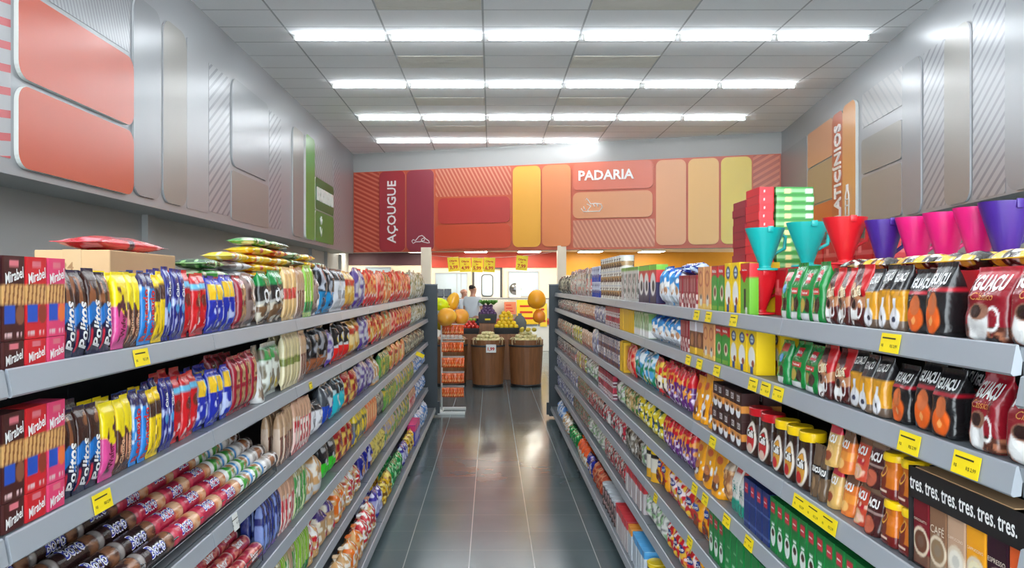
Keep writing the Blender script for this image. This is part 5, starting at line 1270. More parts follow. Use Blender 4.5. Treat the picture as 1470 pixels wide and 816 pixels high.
# cardboard box behind the left top row, with a red multipack on it
M['kraft'] = simple('kraft_cardboard', (196, 158, 116), .75, scale=20, var=.05)
M['kraft_ink'] = simple('kraft_print', (150, 112, 76), .8)
M['tape'] = simple('clear_tape', (186, 150, 104), .3)
b = thing('cardboard_box', 'brown cardboard box behind the cartons at near end of left top shelf', 'cardboard box', (-1.205, 2.02, LZ[0] + .001))
MB().box(0, .2, 0, .42, 0, .235, bevel=.003).build('carton_body', M['kraft'], b)
MB().box(.075, .125, -.0008, .4208, .12, .2362).build('packing_tape', M['tape'], b)
m = MB()
v2, f2, a2 = text_tris('CX 24', .02)
bm = m.bm
vs_ = [bm.verts.new((.06 + p[0] * .09, -.001, .19 + p[1] * .09)) for p in v2]
for q in f2:
    try: bm.faces.new([vs_[i] for i in q])
    except ValueError: pass
m.build('box_print', M['kraft_ink'], b)
put('redflat', -1, -1.11, 2.26, LZ[0] + .237, -1, rot='flat', sz=.9, where='above the left top shelf')

# packets lying on the back row of the left top shelf
YLP = [('pk_y', 'yellow instant noodle packet', (246, 206, 20), [('n', .6, 6, (206, 60, 40), .2, .6), ('n', .66, 8, (250, 240, 180), 0, 1)]),
       ('pk_g', 'green and white soup packet', (60, 150, 60), [('n', .55, 6, (226, 230, 200), 0, 1)]),
       ('pk_r', 'red and orange snack packet', (200, 40, 36), [('n', .55, 6, (255, 172, 64), 0, 1)]),
       ('pk_dg', 'dark green snack packet', (30, 84, 40), [('n', .6, 6, (150, 190, 120), 0, 1)]),
       ('pk_s', 'silver foil snack packet', (206, 206, 210), [('n', .6, 7, (130, 120, 120), 0, 1)]),
       ('pk_ky', 'black and yellow coffee sachet', (40, 32, 24), [('n', .58, 5, (236, 190, 50), 0, 1), ('n', .72, 7, (240, 236, 226), 0, 1)])]
for key, desc, base, lay in YLP:
    K(key, 'snack_packet', desc + ' lying flat', 'packet', 'pillow', .12, .035, .26, base, lay, [], **HH)
# row of support cartons behind the front row of the left top shelf
box('lsup', 'plain brown display carton', (120, 84, 58), [('b', .4, .6, (160, 120, 90))], w=.2, d=.14, h=.15, q=LO)
box('lsupy', 'yellow topped display carton', (230, 190, 40), [('n', .6, 6, (190, 60, 40), 0, 1)], w=.12, d=.14, h=.17, q=LO)
run(Lf, 0, 262, 470, 'lsup', front=.12, h=.16, hj=0, pitch=.2, y0=2.5, y1=4.6)
def lying(key, X, Y, Z, yaw=0.0, sz=1.0, s=-1, where='on left top row'):
    put(key, s, X, Y, Z, -1, rot='flat', yaw=yaw, sz=sz, where=where)
zt_ = LZ[0] + .162
zz = 0
for (Y, stack) in ((2.62, ['pk_g', 'pk_dg']), (2.90, ['pk_s', 'pk_s', 'pk_y']), (3.18, ['pk_y', 'pk_y', 'pk_y', 'pk_y', 'pk_g']), (3.46, ['pk_y', 'pk_y', 'pk_y', 'pk_r', 'pk_dg']),
                   (3.74, ['pk_r', 'pk_r', 'pk_dg', 'pk_g']), (4.02, ['pk_y', 'pk_y', 'pk_y', 'pk_y']), (4.3, ['pk_y', 'pk_r', 'pk_g'])):
    for j, k_ in enumerate(stack):
        for q in range(1 if Y < 2.8 else 1):
            lying(k_, -1.0, Y, zt_ + .0355 * j, yaw=R.uniform(-.1, .1))
# black and yellow sachets lying beneath the pink funnels on the right
for j in range(9):
    put('pk_ky', 1, .95 + .01 * (j % 2), 1.30 + .082 * j, RZ[0] + .1245, -1, rot='flat', yaw=math.pi / 2 + R.uniform(-.15, .15), sz=.4, sx=.68, where='below the funnels')

# coffee filter funnels
def funnel_meshes(mat):
    m = MB(); m.lathe([(.018, .012), (.024, .03), (.060, .128), (.0615, .134), (.058, .134), (.053, .118), (.02, .032), (.014, .02)], 36, 0, (0, 0), 1.0, .86, cap0=False, cap1=False)
    cone = m.mesh('funnel_cone', mat, 50)
    base = MB().lathe([(.046, 0), (.047, .003), (.045, .006), (.02, .008), (.018, .014)], 32, 0, (0, 0), 1.0, .9).mesh('base_plate', mat, 50)
    h = MB(); h.tube([(-.0, -.048, .118), (0, -.074, .108), (0, -.07, .07), (0, -.034, .052)], [.006, .006, .006, .005], 8)
    handle = h.mesh('handle', mat, 60)
    rib = MB().box(-.009, .009, -.0545, -.05, .119, .137, bevel=.001).mesh('rim_tab', mat, 60)
    return cone, base, handle, rib
FUN = {}
for nm, c in (('teal', (14, 168, 164)), ('red', (206, 26, 36)), ('purple', (66, 34, 132)), ('pink', (222, 30, 120))):
    FUN[nm] = funnel_meshes(simple(nm + '_funnel_plastic', c, .32, coat=.2, var=.02))
def funnel(c, px, X, z, label, sc=1.0, rz=0.0):
    Y = F * X / (px - CX)
    o = thing('coffee_funnel', label, 'coffee filter holder', (X, Y, z), rz, 'plastic coffee filter holders')
    o.scale = (sc, sc, sc) if isinstance(sc, float) else sc
    for n_, me in zip(('funnel_cone', 'base_plate', 'handle', 'rim_tab'), FUN[c]):
        ch = link_mesh(n_, me, o)
        if n_ == 'handle': ch.rotation_euler = (0, 0, math.pi / 2 * 1.15)
    return o
zs = RZ[0] + .1495
zn = RZ[0] + .1235
funnel('red', 1091, .865, RZ[0] + .001, 'red coffee funnel standing on the right top shelf beneath a teal one', 1.04)
funnel('teal', 1098, .872, RZ[0] + .142, 'teal coffee funnel standing on top of the red funnel', 1.0)
funnel('teal', 1159, .955, zs, 'teal coffee funnel standing left of the red one, above green bags', 1.0)
funnel('red', 1213, .955, zs, 'red coffee funnel between the teal and purple funnels', .95)
funnel('purple', 1270, 1.02, zn, 'dark purple coffee funnel right beside the upper red funnel', (.8, .8, 1.04))
funnel('pink', 1316, 1.06, zn, 'pink coffee funnel, leftmost of the three pink ones', (.82, .82, 1.04))
funnel('pink', 1358, 1.06, zn, 'pink coffee funnel, middle one of the three', (.82, .82, 1.04))
funnel('pink', 1404, 1.06, zn, 'pink coffee funnel, rightmost of the three pink ones', (.82, .82, 1.04))
funnel('purple', 1444, 1.06, zn, 'dark purple coffee funnel at the right edge of the photograph', (.85, .85, 1.06))
o = funnel('pink', 1097, .87, RZ[1] + .001, 'magenta coffee funnel standing on the right second shelf', .92)

# flat filter paper boxes in tall stacks
def flatbox(key, name_desc, c, layers_, w, d):
    me = pack_mesh('filter_box', 'box', w, d, .029, c, layers_, [], seed=3, nu=26, nv=8)
    return me
fr_me = flatbox('a', '', (212, 36, 46), [('r', .3, .4, .3, .7, (240, 200, 200)), ('b', 0, .12, (150, 20, 30))], .055, .14)
fd_me = flatbox('a', '', (150, 24, 44), [('r', .4, .6, .2, .8, (226, 180, 190)), ('b', 0, .12, (100, 16, 30))], .055, .15)
fg_me = flatbox('b', '', (58, 146, 60), [('b', .3, .72, (140, 196, 136)), ('r', .22, .4, .2, .8, (226, 216, 150)), ('r', .76, .98, .2, .84, (206, 214, 206)), ('b', 0, .1, (30, 90, 40))], .137, .15)
def fstack(me, x, y, z0, n, lab, grp, dep):
    for j in range(n):
        o = link_mesh('filter_box', me, None, (x + R.uniform(-.002, .002), y, z0 + j * .0292), (0, 0, R.uniform(-.02, .02)))
        tag(o, '%s, %s from the bottom' % (lab, ordinal(j + 1)), 'filter box', grp)
fstack(fr_me, .9705, 2.70, zs, 10, 'red filter paper box in the middle tall stack', 'red filter box stack', .14)
fstack(fd_me, .9705, 2.845, zs, 9, 'dark red filter paper box in the farthest tall stack', 'dark red filter box stack', .15)
fstack(fg_me, 1.072, 2.70, zs, 10, 'green filter paper box in the tall stack behind teal funnels', 'green filter box stack', .15)

# black display tray with six capsule cartons
M['trayk'] = simple('black_tray_card', (30, 27, 28), .5, var=.03)
ty0, ty1 = 1.158, 1.497
T = thing('display_tray', 'black display tray lettered tres on the right third shelf', 'display tray', (0, 0, RZ[2] + .001))
xf = .8155
m = MB().box(xf, xf + .003, ty0, ty1, .127, .186)
m.build('front_band', M['trayk'], T)
MB().box(xf, xf + .2, ty0, ty0 + .003, 0, .186).build('tray_side', M['trayk'], T)
MB().box(xf, xf + .2, ty1 - .003, ty1, 0, .186).build('tray_side', M['trayk'], T)
MB().box(xf + .003, xf + .2, ty0 + .003, ty1 - .003, 0, .002).build('tray_floor', M['trayk'], T)
MB().box(xf + .197, xf + .2, ty0 + .003, ty1 - .003, .002, .186).build('tray_back', M['trayk'], T)
MB().box(xf + .003, xf + .05, ty0 + .04, ty1 - .02, .186, .188).build('folded_flap', M['kraft'], T)
ne = 6
for j in range(ne):
    yc = ty1 - .03 - j * (ty1 - ty0 - .05) / (ne - .4)
    v, f, asp = text_tris('tres.', .015)
    bm = bmesh.new(); vv_ = [bm.verts.new((xf - .0012, yc - p[0] * .046, .156 + p[1] * .046 * 1.55)) for p in v]
    for q in f:
        try: bm.faces.new([vv_[i] for i in q])
        except ValueError: pass
    me = bpy.data.meshes.new('tray_lettering'); bm.to_mesh(me); bm.free(); me.materials.append(M['lettering'])
    link_mesh('tray_lettering', me, T)
cols = [((120, 24, 36), (110, 66, 46), 'CHOCOLATTO', 'maroon'), ((140, 100, 74), (150, 120, 90), 'CAFÉ', 'taupe brown'), ((196, 158, 130), (240, 230, 214), 'CAPPUCCINO', 'pale tan'),
        ((240, 160, 30), (240, 226, 190), 'CAPPUCCINO', 'bright orange yellow'), ((50, 18, 34), (90, 40, 50), 'ESPRESSO', 'dark purple'), ((226, 92, 36), (90, 40, 30), 'ESPRESSO', 'deep orange')]
wc = (ty1 - ty0 - .008) / 6
for j, (c, c2, s_, nm) in enumerate(cols):
    me = pack_mesh('capsule_carton', 'box', wc * .98, .09, .148, c, [('b', 0, .2, tuple(int(x * .8 + 30) for x in c2)), ('o', .5, .36, .42, .2, (226, 206, 180)), ('e', .5, .36, .38, .17, c2), ('e', .5, .36, .2, .09, tuple(int(x * .7 + 40) for x in c2))],
                   [(s_, .5, .68, .8, (236, 220, 200), 0, .0, 1.3)], **HH)
    o = link_mesh('capsule_carton', me, None, (xf + .006, ty1 - .004 - wc * (j + .5), RZ[2] + .0035), (0, 0, -math.pi / 2))
    o.scale = (1, 1, .84)
    tag(o, '%s capsule carton in the black display tray, %s from its left end' % (nm, ordinal(j + 1)), 'capsule box', 'capsule cartons in the black display tray')

# yellow price tags
v_tag, f_tag, _a = text_tris('R$ 2,99', .01)
v_t2, f_t2, _a = text_tris('R$', .01)
def price_tag(s, i, px, label, w=.072, white=False, h=.036, tilt=0.0):
    X = front_x(s, i) - .0105
    Y = F * X / abs(px - CX)
    z = (LZ if s < 0 else RZ)[i] - .0205
    o = thing('price_tag', label, 'price tag', (s * X, Y, z), math.pi / 2 if s < 0 else -math.pi / 2, 'yellow price tags')
    o.rotation_euler = (-.19, tilt, o.rotation_euler[2])
    MB().box(-w / 2, w / 2, -.0012, -.0002, -h / 2, h / 2).build('card', M['white'] if white else M['yellow_tag'], o)
    m = MB(); bm = m.bm
    n = max(1, int(round(w / .075)))
    for q in range(n):
        cx = (q + .5) * w / n - w / 2
        for (vt, ft, ww, ox, oz) in ((v_tag, f_tag, .026, .016, -.006), (v_t2, f_t2, .008, -.026, -.006)):
            vv_ = [bm.verts.new((cx + ox + p[0] * ww, -.0016, oz + p[1] * ww)) for p in vt]
            for f in ft:
                try: bm.faces.new([vv_[k] for k in f])
                except ValueError: pass
        a_ = [bm.verts.new((cx + x, -.0016, z_)) for x, z_ in ((-.03, .008), (.02, .008), (.02, .011), (-.03, .011))]
        bm.faces.new(a_)
    m.build('tag_print', M['ink_black'], o)
for (s, i, px, lab) in ((-1, 0, 203, 'yellow price tag on the left top shelf rail under the yellow wafers'), (-1, 1, 147, 'yellow price tag on the left second shelf rail near its front end'),
                        (-1, 1, 446, 'small yellow price tag far along the left second shelf rail'), (1, 0, 1278, 'yellow price tag on the right top shelf rail under amber bags'),
                        (1, 0, 1053, 'yellow price tag on right top rail, nearest of the three below filter cartons'), (1, 0, 1017, 'yellow price tag on right top rail, middle of three below filter cartons'),
                        (1, 0, 1000, 'yellow price tag on right top rail, farthest of three below filter cartons'), (1, 1, 1305, 'yellow price tag on right second rail below the black coffee bags'),
                        (1, 1, 1387, 'yellow price tag on right second rail, closest one to the camera'), (1, 1, 1117, 'yellow price tag on right second rail, right one of three side by side'),
                        (1, 1, 1099, 'yellow price tag on right second rail, middle one of three side by side'), (1, 1, 1081, 'yellow price tag on right second rail, left one of three side by side'),
                        (1, 1, 1029, 'yellow price tag on right second rail below the green cartons'), (1, 1, 1004, 'yellow price tag on right second rail just after the bay joint'),
                        (1, 1, 988, 'yellow price tag on right second rail just before the bay joint'), (1, 2, 1023, 'yellow price tag on right third rail below the cappuccino cartons'),
                        (1, 3, 997, 'yellow price tag on right fourth rail, farthest one'), (1, 3, 1012, 'yellow price tag on right fourth rail, second farthest one'),
                        (1, 3, 1043, 'yellow price tag on right fourth rail below the white teal bag'), (1, 3, 1075, 'yellow price tag on right fourth rail below the navy cartons'),
                        (1, 4, 990, 'yellow price tag on the right fifth rail, nearer one'), (1, 4, 941, 'yellow price tag on the right fifth rail, farther one')):
    w = .072
    if (s, i) == (-1, 1) and px == 446: w = .05
    price_tag(s, i, px, lab, w, h=.03 if (s, i) == (-1, 1) and px == 446 else .038)
price_tag(1, 2, 1168, 'long yellow strip of four price tags on the right third rail', .25)
price_tag(-1, 2, 338, 'white paper tag on the left third shelf rail', .045, True, .05)
o = thing('hanging_tag', 'yellow tag sticking out from the left third rail at its far end', 'price tag', (-.78, F * .78 / (CX - 598), 1.0 - .06), .4)
MB().box(-.005, .09, -.001, .001, -.02, .02).build('card', M['yellow_tag'], o, None, (0, .45, 0))

# ================================================================== THE FAR END: PRODUCE, RACK, BALLOONS, PEOPLE
def P(px, Y): return (px - CX) / F * Y
def Zp(py, Y): return EYE + (CY - py) / F * Y
def barrel(px, Y, label):
    o = thing('produce_barrel', label, 'barrel', (P(px, Y), Y, 0), 0, 'wooden produce barrels')
    m = MB()
    o.scale = (.93, .93, 1)
    seg = 22
    prof_ = [(.262, .035), (.268, .05), (.292, .45), (.305, .74), (.305, .765), (.285, .765), (.283, .70)]
    rings = []
    for r, z in prof_:
        rings.append([m.bm.verts.new(((r - (.004 if k % 2 else 0)) * math.cos(2 * math.pi * k / (seg * 2)), (r - (.004 if k % 2 else 0)) * math.sin(2 * math.pi * k / (seg * 2)), z)) for k in range(seg * 2)])
    for i in range(len(rings) - 1):
        for k in range(seg * 2):
            m.bm.faces.new([rings[i][k], rings[i][(k + 1) % (seg * 2)], rings[i + 1][(k + 1) % (seg * 2)], rings[i + 1][k]])
    m.bm.faces.new(rings[0][::-1]); m.bm.faces.new(rings[-1])
    m.build('staves', M['wood'], o)
    MB().lathe([(.300, .655), (.306, .655), (.309, .685), (.304, .685)], 44, cap0=False, cap1=False).build('hoop', M['dark'], o)
    MB().lathe([(.262, 0), (.27, .002), (.275, .045), (.266, .046)], 44).build('foot_ring', M['tray_black'], o)
    for q in (-1, 1):
        MB().tube([(q * .20, -.235, .72), (q * .215, -.262, .80), (q * .235, -.27, .815), (q * .25, -.262, .79), (q * .252, -.25, .73), (q * .245, -.245, .69)], .011, 8).build('rope_handle', M['rope'], o)
    return o
def blob(name, c, sx, sy, sz, rough=.45, seg=12, dent=0.0, stem=None):
    m = MB()
    n = 9
    prof_ = [(max(.02, math.sin(math.pi * i / n)) * .5, -.5 * math.cos(math.pi * i / n)) for i in range(n + 1)]
    prof_[0] = (.02, -.49); prof_[-1] = (.03, .5 - dent)
    m.lathe(prof_, seg)
    for v in m.bm.verts:
        v.co.x *= sx * (1 + .08 * math.sin(7 * v.co.z + v.co.y * 9)); v.co.y *= sy; v.co.z *= sz
    return m.mesh(name, simple(name + '_skin', c, rough, var=.12, scale=14, bump=.05))
pot = blob('potato', (222, 206, 150), .085, .065, .06)
pot2 = blob('potato', (206, 196, 140), .075, .06, .055)
oni = blob('onion', (206, 150, 120), .07, .07, .062)
lem = blob('lemon', (236, 196, 26), .09, .084, .084, .35)
tom = blob('tomato', (206, 44, 24), .075, .075, .062, .2, dent=.05)
app = blob('green_apple', (150, 180, 60), .07, .07, .066, .25, dent=.06)
ron = blob('red_onion', (96, 62, 104), .07, .07, .066, .3)
man = blob('mango', (214, 186, 60), .1, .075, .07, .35)
def heap(cx, cy, z, meshes, name, lab, grp, radius=.225, cat='vegetable', pitch=.066):
    n = 0
    spots = []
    for layer in range(3):
        rr = radius - layer * .075
        k = 0
        rad = rr
        while rad > -.01:
            cnt = max(1, int(2 * math.pi * rad / pitch))
            for q in range(cnt):
                if layer < 2 and rad < rr - .11: continue
                a = 2 * math.pi * q / cnt + layer
                spots.append((cx + rad * math.cos(a), cy + rad * math.sin(a), z + layer * .042 + (radius - rad) * .10))
            rad -= pitch
    spots.sort(key=lambda q: (round(q[1], 2), q[0]))
    for x, y, zz_ in spots:
        n += 1
        o = link_mesh(name, R.choice(meshes), None, (x, y, zz_), (R.uniform(-.4, .4), R.uniform(-.4, .4), R.uniform(0, 6)))
        tag(o, '%s, %s from the front of the heap' % (lab, ordinal(n)), cat, grp)
BYC = 12.56
barrel(647, BYC + .12, 'wooden barrel on the left, partly behind the orange snack rack')
barrel(700.5, BYC, 'wooden barrel in the middle with a white price card')
barrel(755, BYC + .03, 'wooden barrel on the right, beneath the orange balloons')
heap(P(700.5, BYC), BYC, .765, [pot, pot2], 'potato', 'pale potato in the middle barrel', 'potatoes in the middle barrel')
heap(P(755, BYC), BYC + .03, .765, [pot, pot2], 'potato', 'pale potato in the right barrel', 'potatoes in the right barrel')
heap(P(647, BYC + .12), BYC + .12, .765, [oni], 'onion', 'brown onion in the left barrel', 'onions in the left barrel')
pc = thing('price_card', 'white price card with red figures on the middle barrel', 'price card', (P(705, 12.22), BYC - .318, .64))
MB().box(-.08, .08, -.002, 0, -.065, .065).build('card', M['white'], pc)
v, f, a_ = text_tris('1,99', .04)
m = MB(); vv_ = [m.bm.verts.new((p[0] * .11, -.003, -.012 + p[1] * .11)) for p in v]
for q in f:
    try: m.bm.faces.new([vv_[k] for k in q])
    except ValueError: pass
m.build('card_print', M['ink_red'], pc)

# stepped wooden stand with crates behind the barrels
SY = 13.35
st = thing('produce_stand', 'stepped wooden produce stand behind the barrels', 'produce stand', (0, 0, 0))
MB().box(P(655, SY), P(752, SY), SY, SY + .62, 0, .80, bevel=.006).build('lower_step', M['wood'], st)
MB().box(P(688, SY), P(712, SY), SY + .14, SY + .5, .8, .985, bevel=.006).build('upper_step', M['wood'], st)
def crate(px0, px1, Y, z, h, d, label, grp='black produce crates'):
    x0, x1 = P(px0, Y), P(px1, Y)
    o = thing('produce_crate', label, 'crate', ((x0 + x1) / 2, Y, z), 0, grp)
    w = x1 - x0
    m = MB(); bm = m.bm
    b_ = [(-w * .46, .01), (w * .46, .01), (w * .46, d - .01), (-w * .46, d - .01)]; t_ = [(-w / 2, 0), (w / 2, 0), (w / 2, d), (-w / 2, d)]
    i_ = [(-w / 2 + .012, .012), (w / 2 - .012, .012), (w / 2 - .012, d - .012), (-w / 2 + .012, d - .012)]
    rs = [[bm.verts.new((x, y, zz_)) for x, y in lp] for lp, zz_ in ((b_, 0), (t_, h), (i_, h), (i_, h * .35))]
    bm.faces.new(rs[0][::-1]); bm.faces.new(rs[3])
    for k in range(3):
        for j in range(4): bm.faces.new([rs[k][j], rs[k][(j + 1) % 4], rs[k + 1][(j + 1) % 4], rs[k + 1][j]])
    m.build('crate_body', M['tray_black'], o)
    m2 = MB()
    for q in (-1, 1): m2.box(min(q * w * .2, q * w * .42), max(q * w * .2, q * w * .42), -.003, .004, h * .3, h * .62)
    MB().box(-w * .48, w * .48, -.004, .0, h * .86, h * .97).build('crate_rim', M['tray_black'], o)
    return o
crate(709, 745, SY, .802, .11, .42, 'black crate heaped with lemons')
crate(657, 688, SY, .802, .10, .42, 'black crate heaped with tomatoes')
c_ = crate(686.5, 713.5, SY + .12, .987, .16, .36, 'black crate of red onions with a yellow label, topmost')
MB().box(-.05, .05, -.007, -.004, .05, .08).build('crate_label', M['yellow_tag'], c_)
def pile(px, Y, z, me, name, lab, grp, cols_, rows_, pitch, cat='fruit', up=.056):
    n = 0
    for r in range(rows_):
        cnt = cols_ - r // 1 + (1 if r > 2 else 0)
        for q in range(max(1, cnt)):
            n += 1
            x = P(px, Y) + (q - (cnt - 1) / 2) * pitch
            o = link_mesh(name, me, None, (x, Y + r * .068, z + r * up), (R.uniform(-1, 1), R.uniform(-1, 1), R.uniform(0, 6)))
            tag(o, '%s, %s counting up from the front left' % (lab, ordinal(n)), cat, grp)
pile(727, SY + .06, .93, lem, 'lemon', 'yellow lemon in the heaped crate', 'lemons in the crate', 5, 5, .085)
pile(673, SY + .06, .92, tom, 'tomato', 'red tomato in the heaped crate', 'tomatoes in the crate', 5, 3, .074, 'vegetable', .04)
pile(673, SY + .28, 1.035, app, 'green_apple', 'green apple behind the tomatoes', 'green apples behind the tomatoes', 4, 1, .07)
pile(700, SY + .16, 1.155, ron, 'red_onion', 'dark red onion in the topmost crate', 'red onions in the topmost crate', 5, 4, .063, 'vegetable', .042)
pile(758, BYC - .1, .93, man, 'mango', 'yellow mango on the right barrel', 'mangoes on the right barrel', 3, 1, .1)
leafm = simple('leaf_green', (84, 140, 50), .5, var=.25, scale=8)
for j, px in enumerate((693.5, 701, 708.5)):
    m = MB()
    for k in range(14):
        a = 2 * math.pi * k / 14 + j; r = .05 + .02 * (k % 3)
        p0 = (0, 0, 0); p1 = (math.cos(a) * r * .6, math.sin(a) * r * .6, .05); p2 = (math.cos(a) * r, math.sin(a) * r, .045 + .03 * (k % 2))
        m.tube([p0, p1, p2], [.012, .024, .01], 6)
    o = m.build('lettuce_head', leafm, None, (P(px, SY + .3), SY + .33, 1.31))
    tag(o, 'green lettuce head on the red onions, %s from left' % ordinal(j + 1), 'vegetable', 'lettuce on the topmost crate')
gs = MB().lathe([(.06, 0), (.11, .05), (.12, .18), (.08, .27), (.03, .31), (.04, .34)], 16, 0, (0, 0), 1, .8).build('produce_sack', simple('grey_sack', (110, 112, 108), .8, bump=.4, scale=30), None, (P(747, SY + .3), SY + .52, .802))
tag(gs, 'grey sack standing behind the lemon crate', 'sack')

# wire rack hung with orange snack packets
RY = 9.97
rk = thing('snack_rack', 'white wire floor rack hung with orange snack packets', 'display rack', (P(634, RY), RY, 0))
W2 = M['white']
MB().tube([(0, 0, .02), (0, 0, 1.148)], .013, 10).build('post', W2, rk)
for yy in (-.19, .19): MB().box(-.075, .31, yy - .018, yy + .018, 0, .035, bevel=.004).build('foot_bar', W2, rk)
MB().box(-.02, .02, -.19, .19, .005, .03).build('foot_spine', W2, rk)
om = simple('orange_snack_foil', (236, 88, 20), .35, var=.3, scale=40, bump=.4)
K('sn_or', 'snack_packet', 'orange snack packet hanging on the rack', 'snack packet', 'pillow', .05, .022, .125, (240, 96, 30), [('s', 3, .3, (196, 60, 16), 0, 1, .3), ('n', .66, 6, (250, 180, 110), 0, 1), ('b', .0, .1, (170, 50, 20))], [], **LO)
for t_, zz_ in enumerate((1.145, .92, .72, .52, .335)):
    m = MB()
    for yy in (-.06, .06): m.tube([(0, yy, zz_), (.29, yy, zz_)], .004, 6)
    m.tube([(.29, -.06, zz_), (.29, .06, zz_)], .004, 6); m.tube([(0, -.06, zz_), (0, .06, zz_)], .004, 6)
    m.tube([(.0, -.062, zz_ - .06), (.29, -.062, zz_ - .06)], .0025, 6)
    m.build('hanging_arm', W2, rk)
    for q in range(9):
        o = link_mesh('snack_packet', KD['sn_or']['me'], None, (P(634, RY) + .03 + q * .030, RY - .075 - (q % 2) * .02, zz_ - .13), (R.uniform(-.1, .1), 0, R.uniform(-.4, .4)))
        tag(o, 'orange snack packet, %s from left, %s tier of the rack' % (ordinal(q + 1), ['top', 'second', 'third', 'fourth', 'lowest'][t_]), 'snack packet', 'orange snack packets on the rack')
gar = blob('garlic_bulb', (232, 222, 210), .05, .05, .045)
MB().box(.01, .28, -.055, .055, .955, .96).build('rack_tray', W2, rk)
for q in range(10):
    o = link_mesh('garlic_bulb', gar, None, (P(634, RY) + .03 + (q % 5) * .054, RY - .03 + (q // 5) * .056, .983), (R.uniform(-.3, .3), 0, R.uniform(0, 6)))
    tag(o, 'white garlic bulb on the rack tray, %s from left, %s line' % (ordinal(q % 5 + 1), ['front', 'back'][q // 5]), 'vegetable', 'garlic on the rack tray')

# balloons
def balloon(px, py, Y, w, h, c, label, tilt=0.0, tie=None, grp='party balloons'):
    o = thing('balloon', label, 'balloon', (P(px, Y), Y, Zp(py, Y)), 0, grp)
    mt, nt, p_ = new_mat('balloon_rubber_%d_%d_%d' % c)
    p_.inputs['Base Color'].default_value = rgba(c); p_.inputs['Roughness'].default_value = .12; p_.inputs['Transmission Weight'].default_value = .0
    p_.inputs['Subsurface Weight'].default_value = .6; p_.inputs['Subsurface Radius'].default_value = (.05, .04, .01)
    m = MB(); n = 18; pr = []
    for i in range(n + 1):
        t = i / n; a = math.pi * t
        r = math.sin(a) * .5 * (1 - .16 * math.cos(a) * -1 * (1 if t < .5 else .4))
        pr.append((max(r, .012), -math.cos(a) * .5))
    m.lathe([(q[0] * w, q[1] * h) for q in pr], 24)
    b_ = m.build('balloon_body', mt, o, None, (0, tilt, 0))
    k_ = MB().lathe([(.004, .02), (.006, .008), (.014, -.008), (.012, -.012)], 10); 
    kk = k_.mesh('knot', mt); ko = link_mesh('knot', kk, b_, (0, 0, -h * .5 - .004))
    return o
BY_ = 9.95
balloon(629.5, 437, BY_ + .06, .17, .27, (232, 244, 30), 'lime yellow balloon at the left of the rack cluster', -1.35)
balloon(650, 433, BY_ + .24, .17, .25, (255, 186, 50), 'orange balloon at the top of the rack cluster', .35)
balloon(641, 455, BY_ - .16, .25, .23, (255, 180, 56), 'large orange balloon at the lower left of the rack cluster', -.5)
balloon(662, 455, BY_ + .1, .22, .21, (255, 172, 64), 'large orange balloon at the lower right of the rack cluster', .9)
balloon(633, 464, BY_ + .34, .17, .2, (216, 186, 30), 'yellow balloon half hidden behind the orange balloons', -.3)
BR_ = 12.2
balloon(770.5, 430, BR_, .29, .31, (255, 170, 30), 'large orange balloon beside the right gondola end')
balloon(774, 454, BR_ + .02, .2, .22, (255, 150, 34), 'smaller orange balloon below the large one at right')
s_ = MB().tube([(P(772, BR_), BR_ + .02, Zp(466, BR_)), (P(771, BR_), BR_ + .16, .70)], .004, 6).build('balloon_stick', M['white'])
tag(s_, 'thin white stick holding the right hand orange balloons', 'stick')
s_ = MB().tube([(P(645, BY_), BY_ + .02, Zp(446, BY_)), (P(634, BY_) , BY_ + .02, 1.148)], .003, 6).build('balloon_string', M['white'])
tag(s_, 'thin string tying the balloon cluster to the rack', 'string')

# price sheets on a string between the columns
SA = (P(612, 18.4) + .125, 18.38); SB = (P(806, 17.6) - .105, 17.6)
def on_string(t):
    z0, z1 = Zp(367, SA[1]), Zp(361, SB[1])
    return (SA[0] + (SB[0] - SA[0]) * t, SA[1] + (SB[1] - SA[1]) * t, z0 + (z1 - z0) * t - .10 * 4 * t * (1 - t))
def string_t(px):
    k = (px - CX) / F
    return (k * SA[1] - SA[0]) / ((SB[0] - SA[0]) - k * (SB[1] - SA[1]))
s_ = MB().tube([on_string(i / 14) for i in range(15)], .004, 6).build('bunting_string', M['white']); tag(s_, 'string hung between the two cream columns', 'string')
for j, (px, rot) in enumerate(((650, -.10), (667.5, -.04), (685.5, .03), (703, .05), (750, .08))):
    q_ = on_string(string_t(px))
    o = thing('price_sheet', 'yellow price sheet hanging on the string, %s from the left' % ordinal(j + 1) if j < 4 else 'single yellow price sheet hanging apart on the right of the string', 'price sheet', (q_[0], q_[1] - .002, q_[2] + .003), 0, 'yellow price sheets on the string')
    o.rotation_euler = (0, rot, 0)
    MB().box(-.134, .134, -.003, 0, -.34, 0).build('sheet', M['yellow_tag'], o)
    m = MB()
    for (s_, ww, oz) in (('Oferta', .18, -.09), ('kg', .05, -.16), ('%d,99' % (3 + j), .19, -.25)):
        v, f, a_ = text_tris(s_, .03)
        vv_ = [m.bm.verts.new((p[0] * ww, -.005, oz + p[1] * ww)) for p in v]
        for q in f:
            try: m.bm.faces.new([vv_[k] for k in q])
            except ValueError: pass
    m.build('sheet_print', M['ink_red'], o)

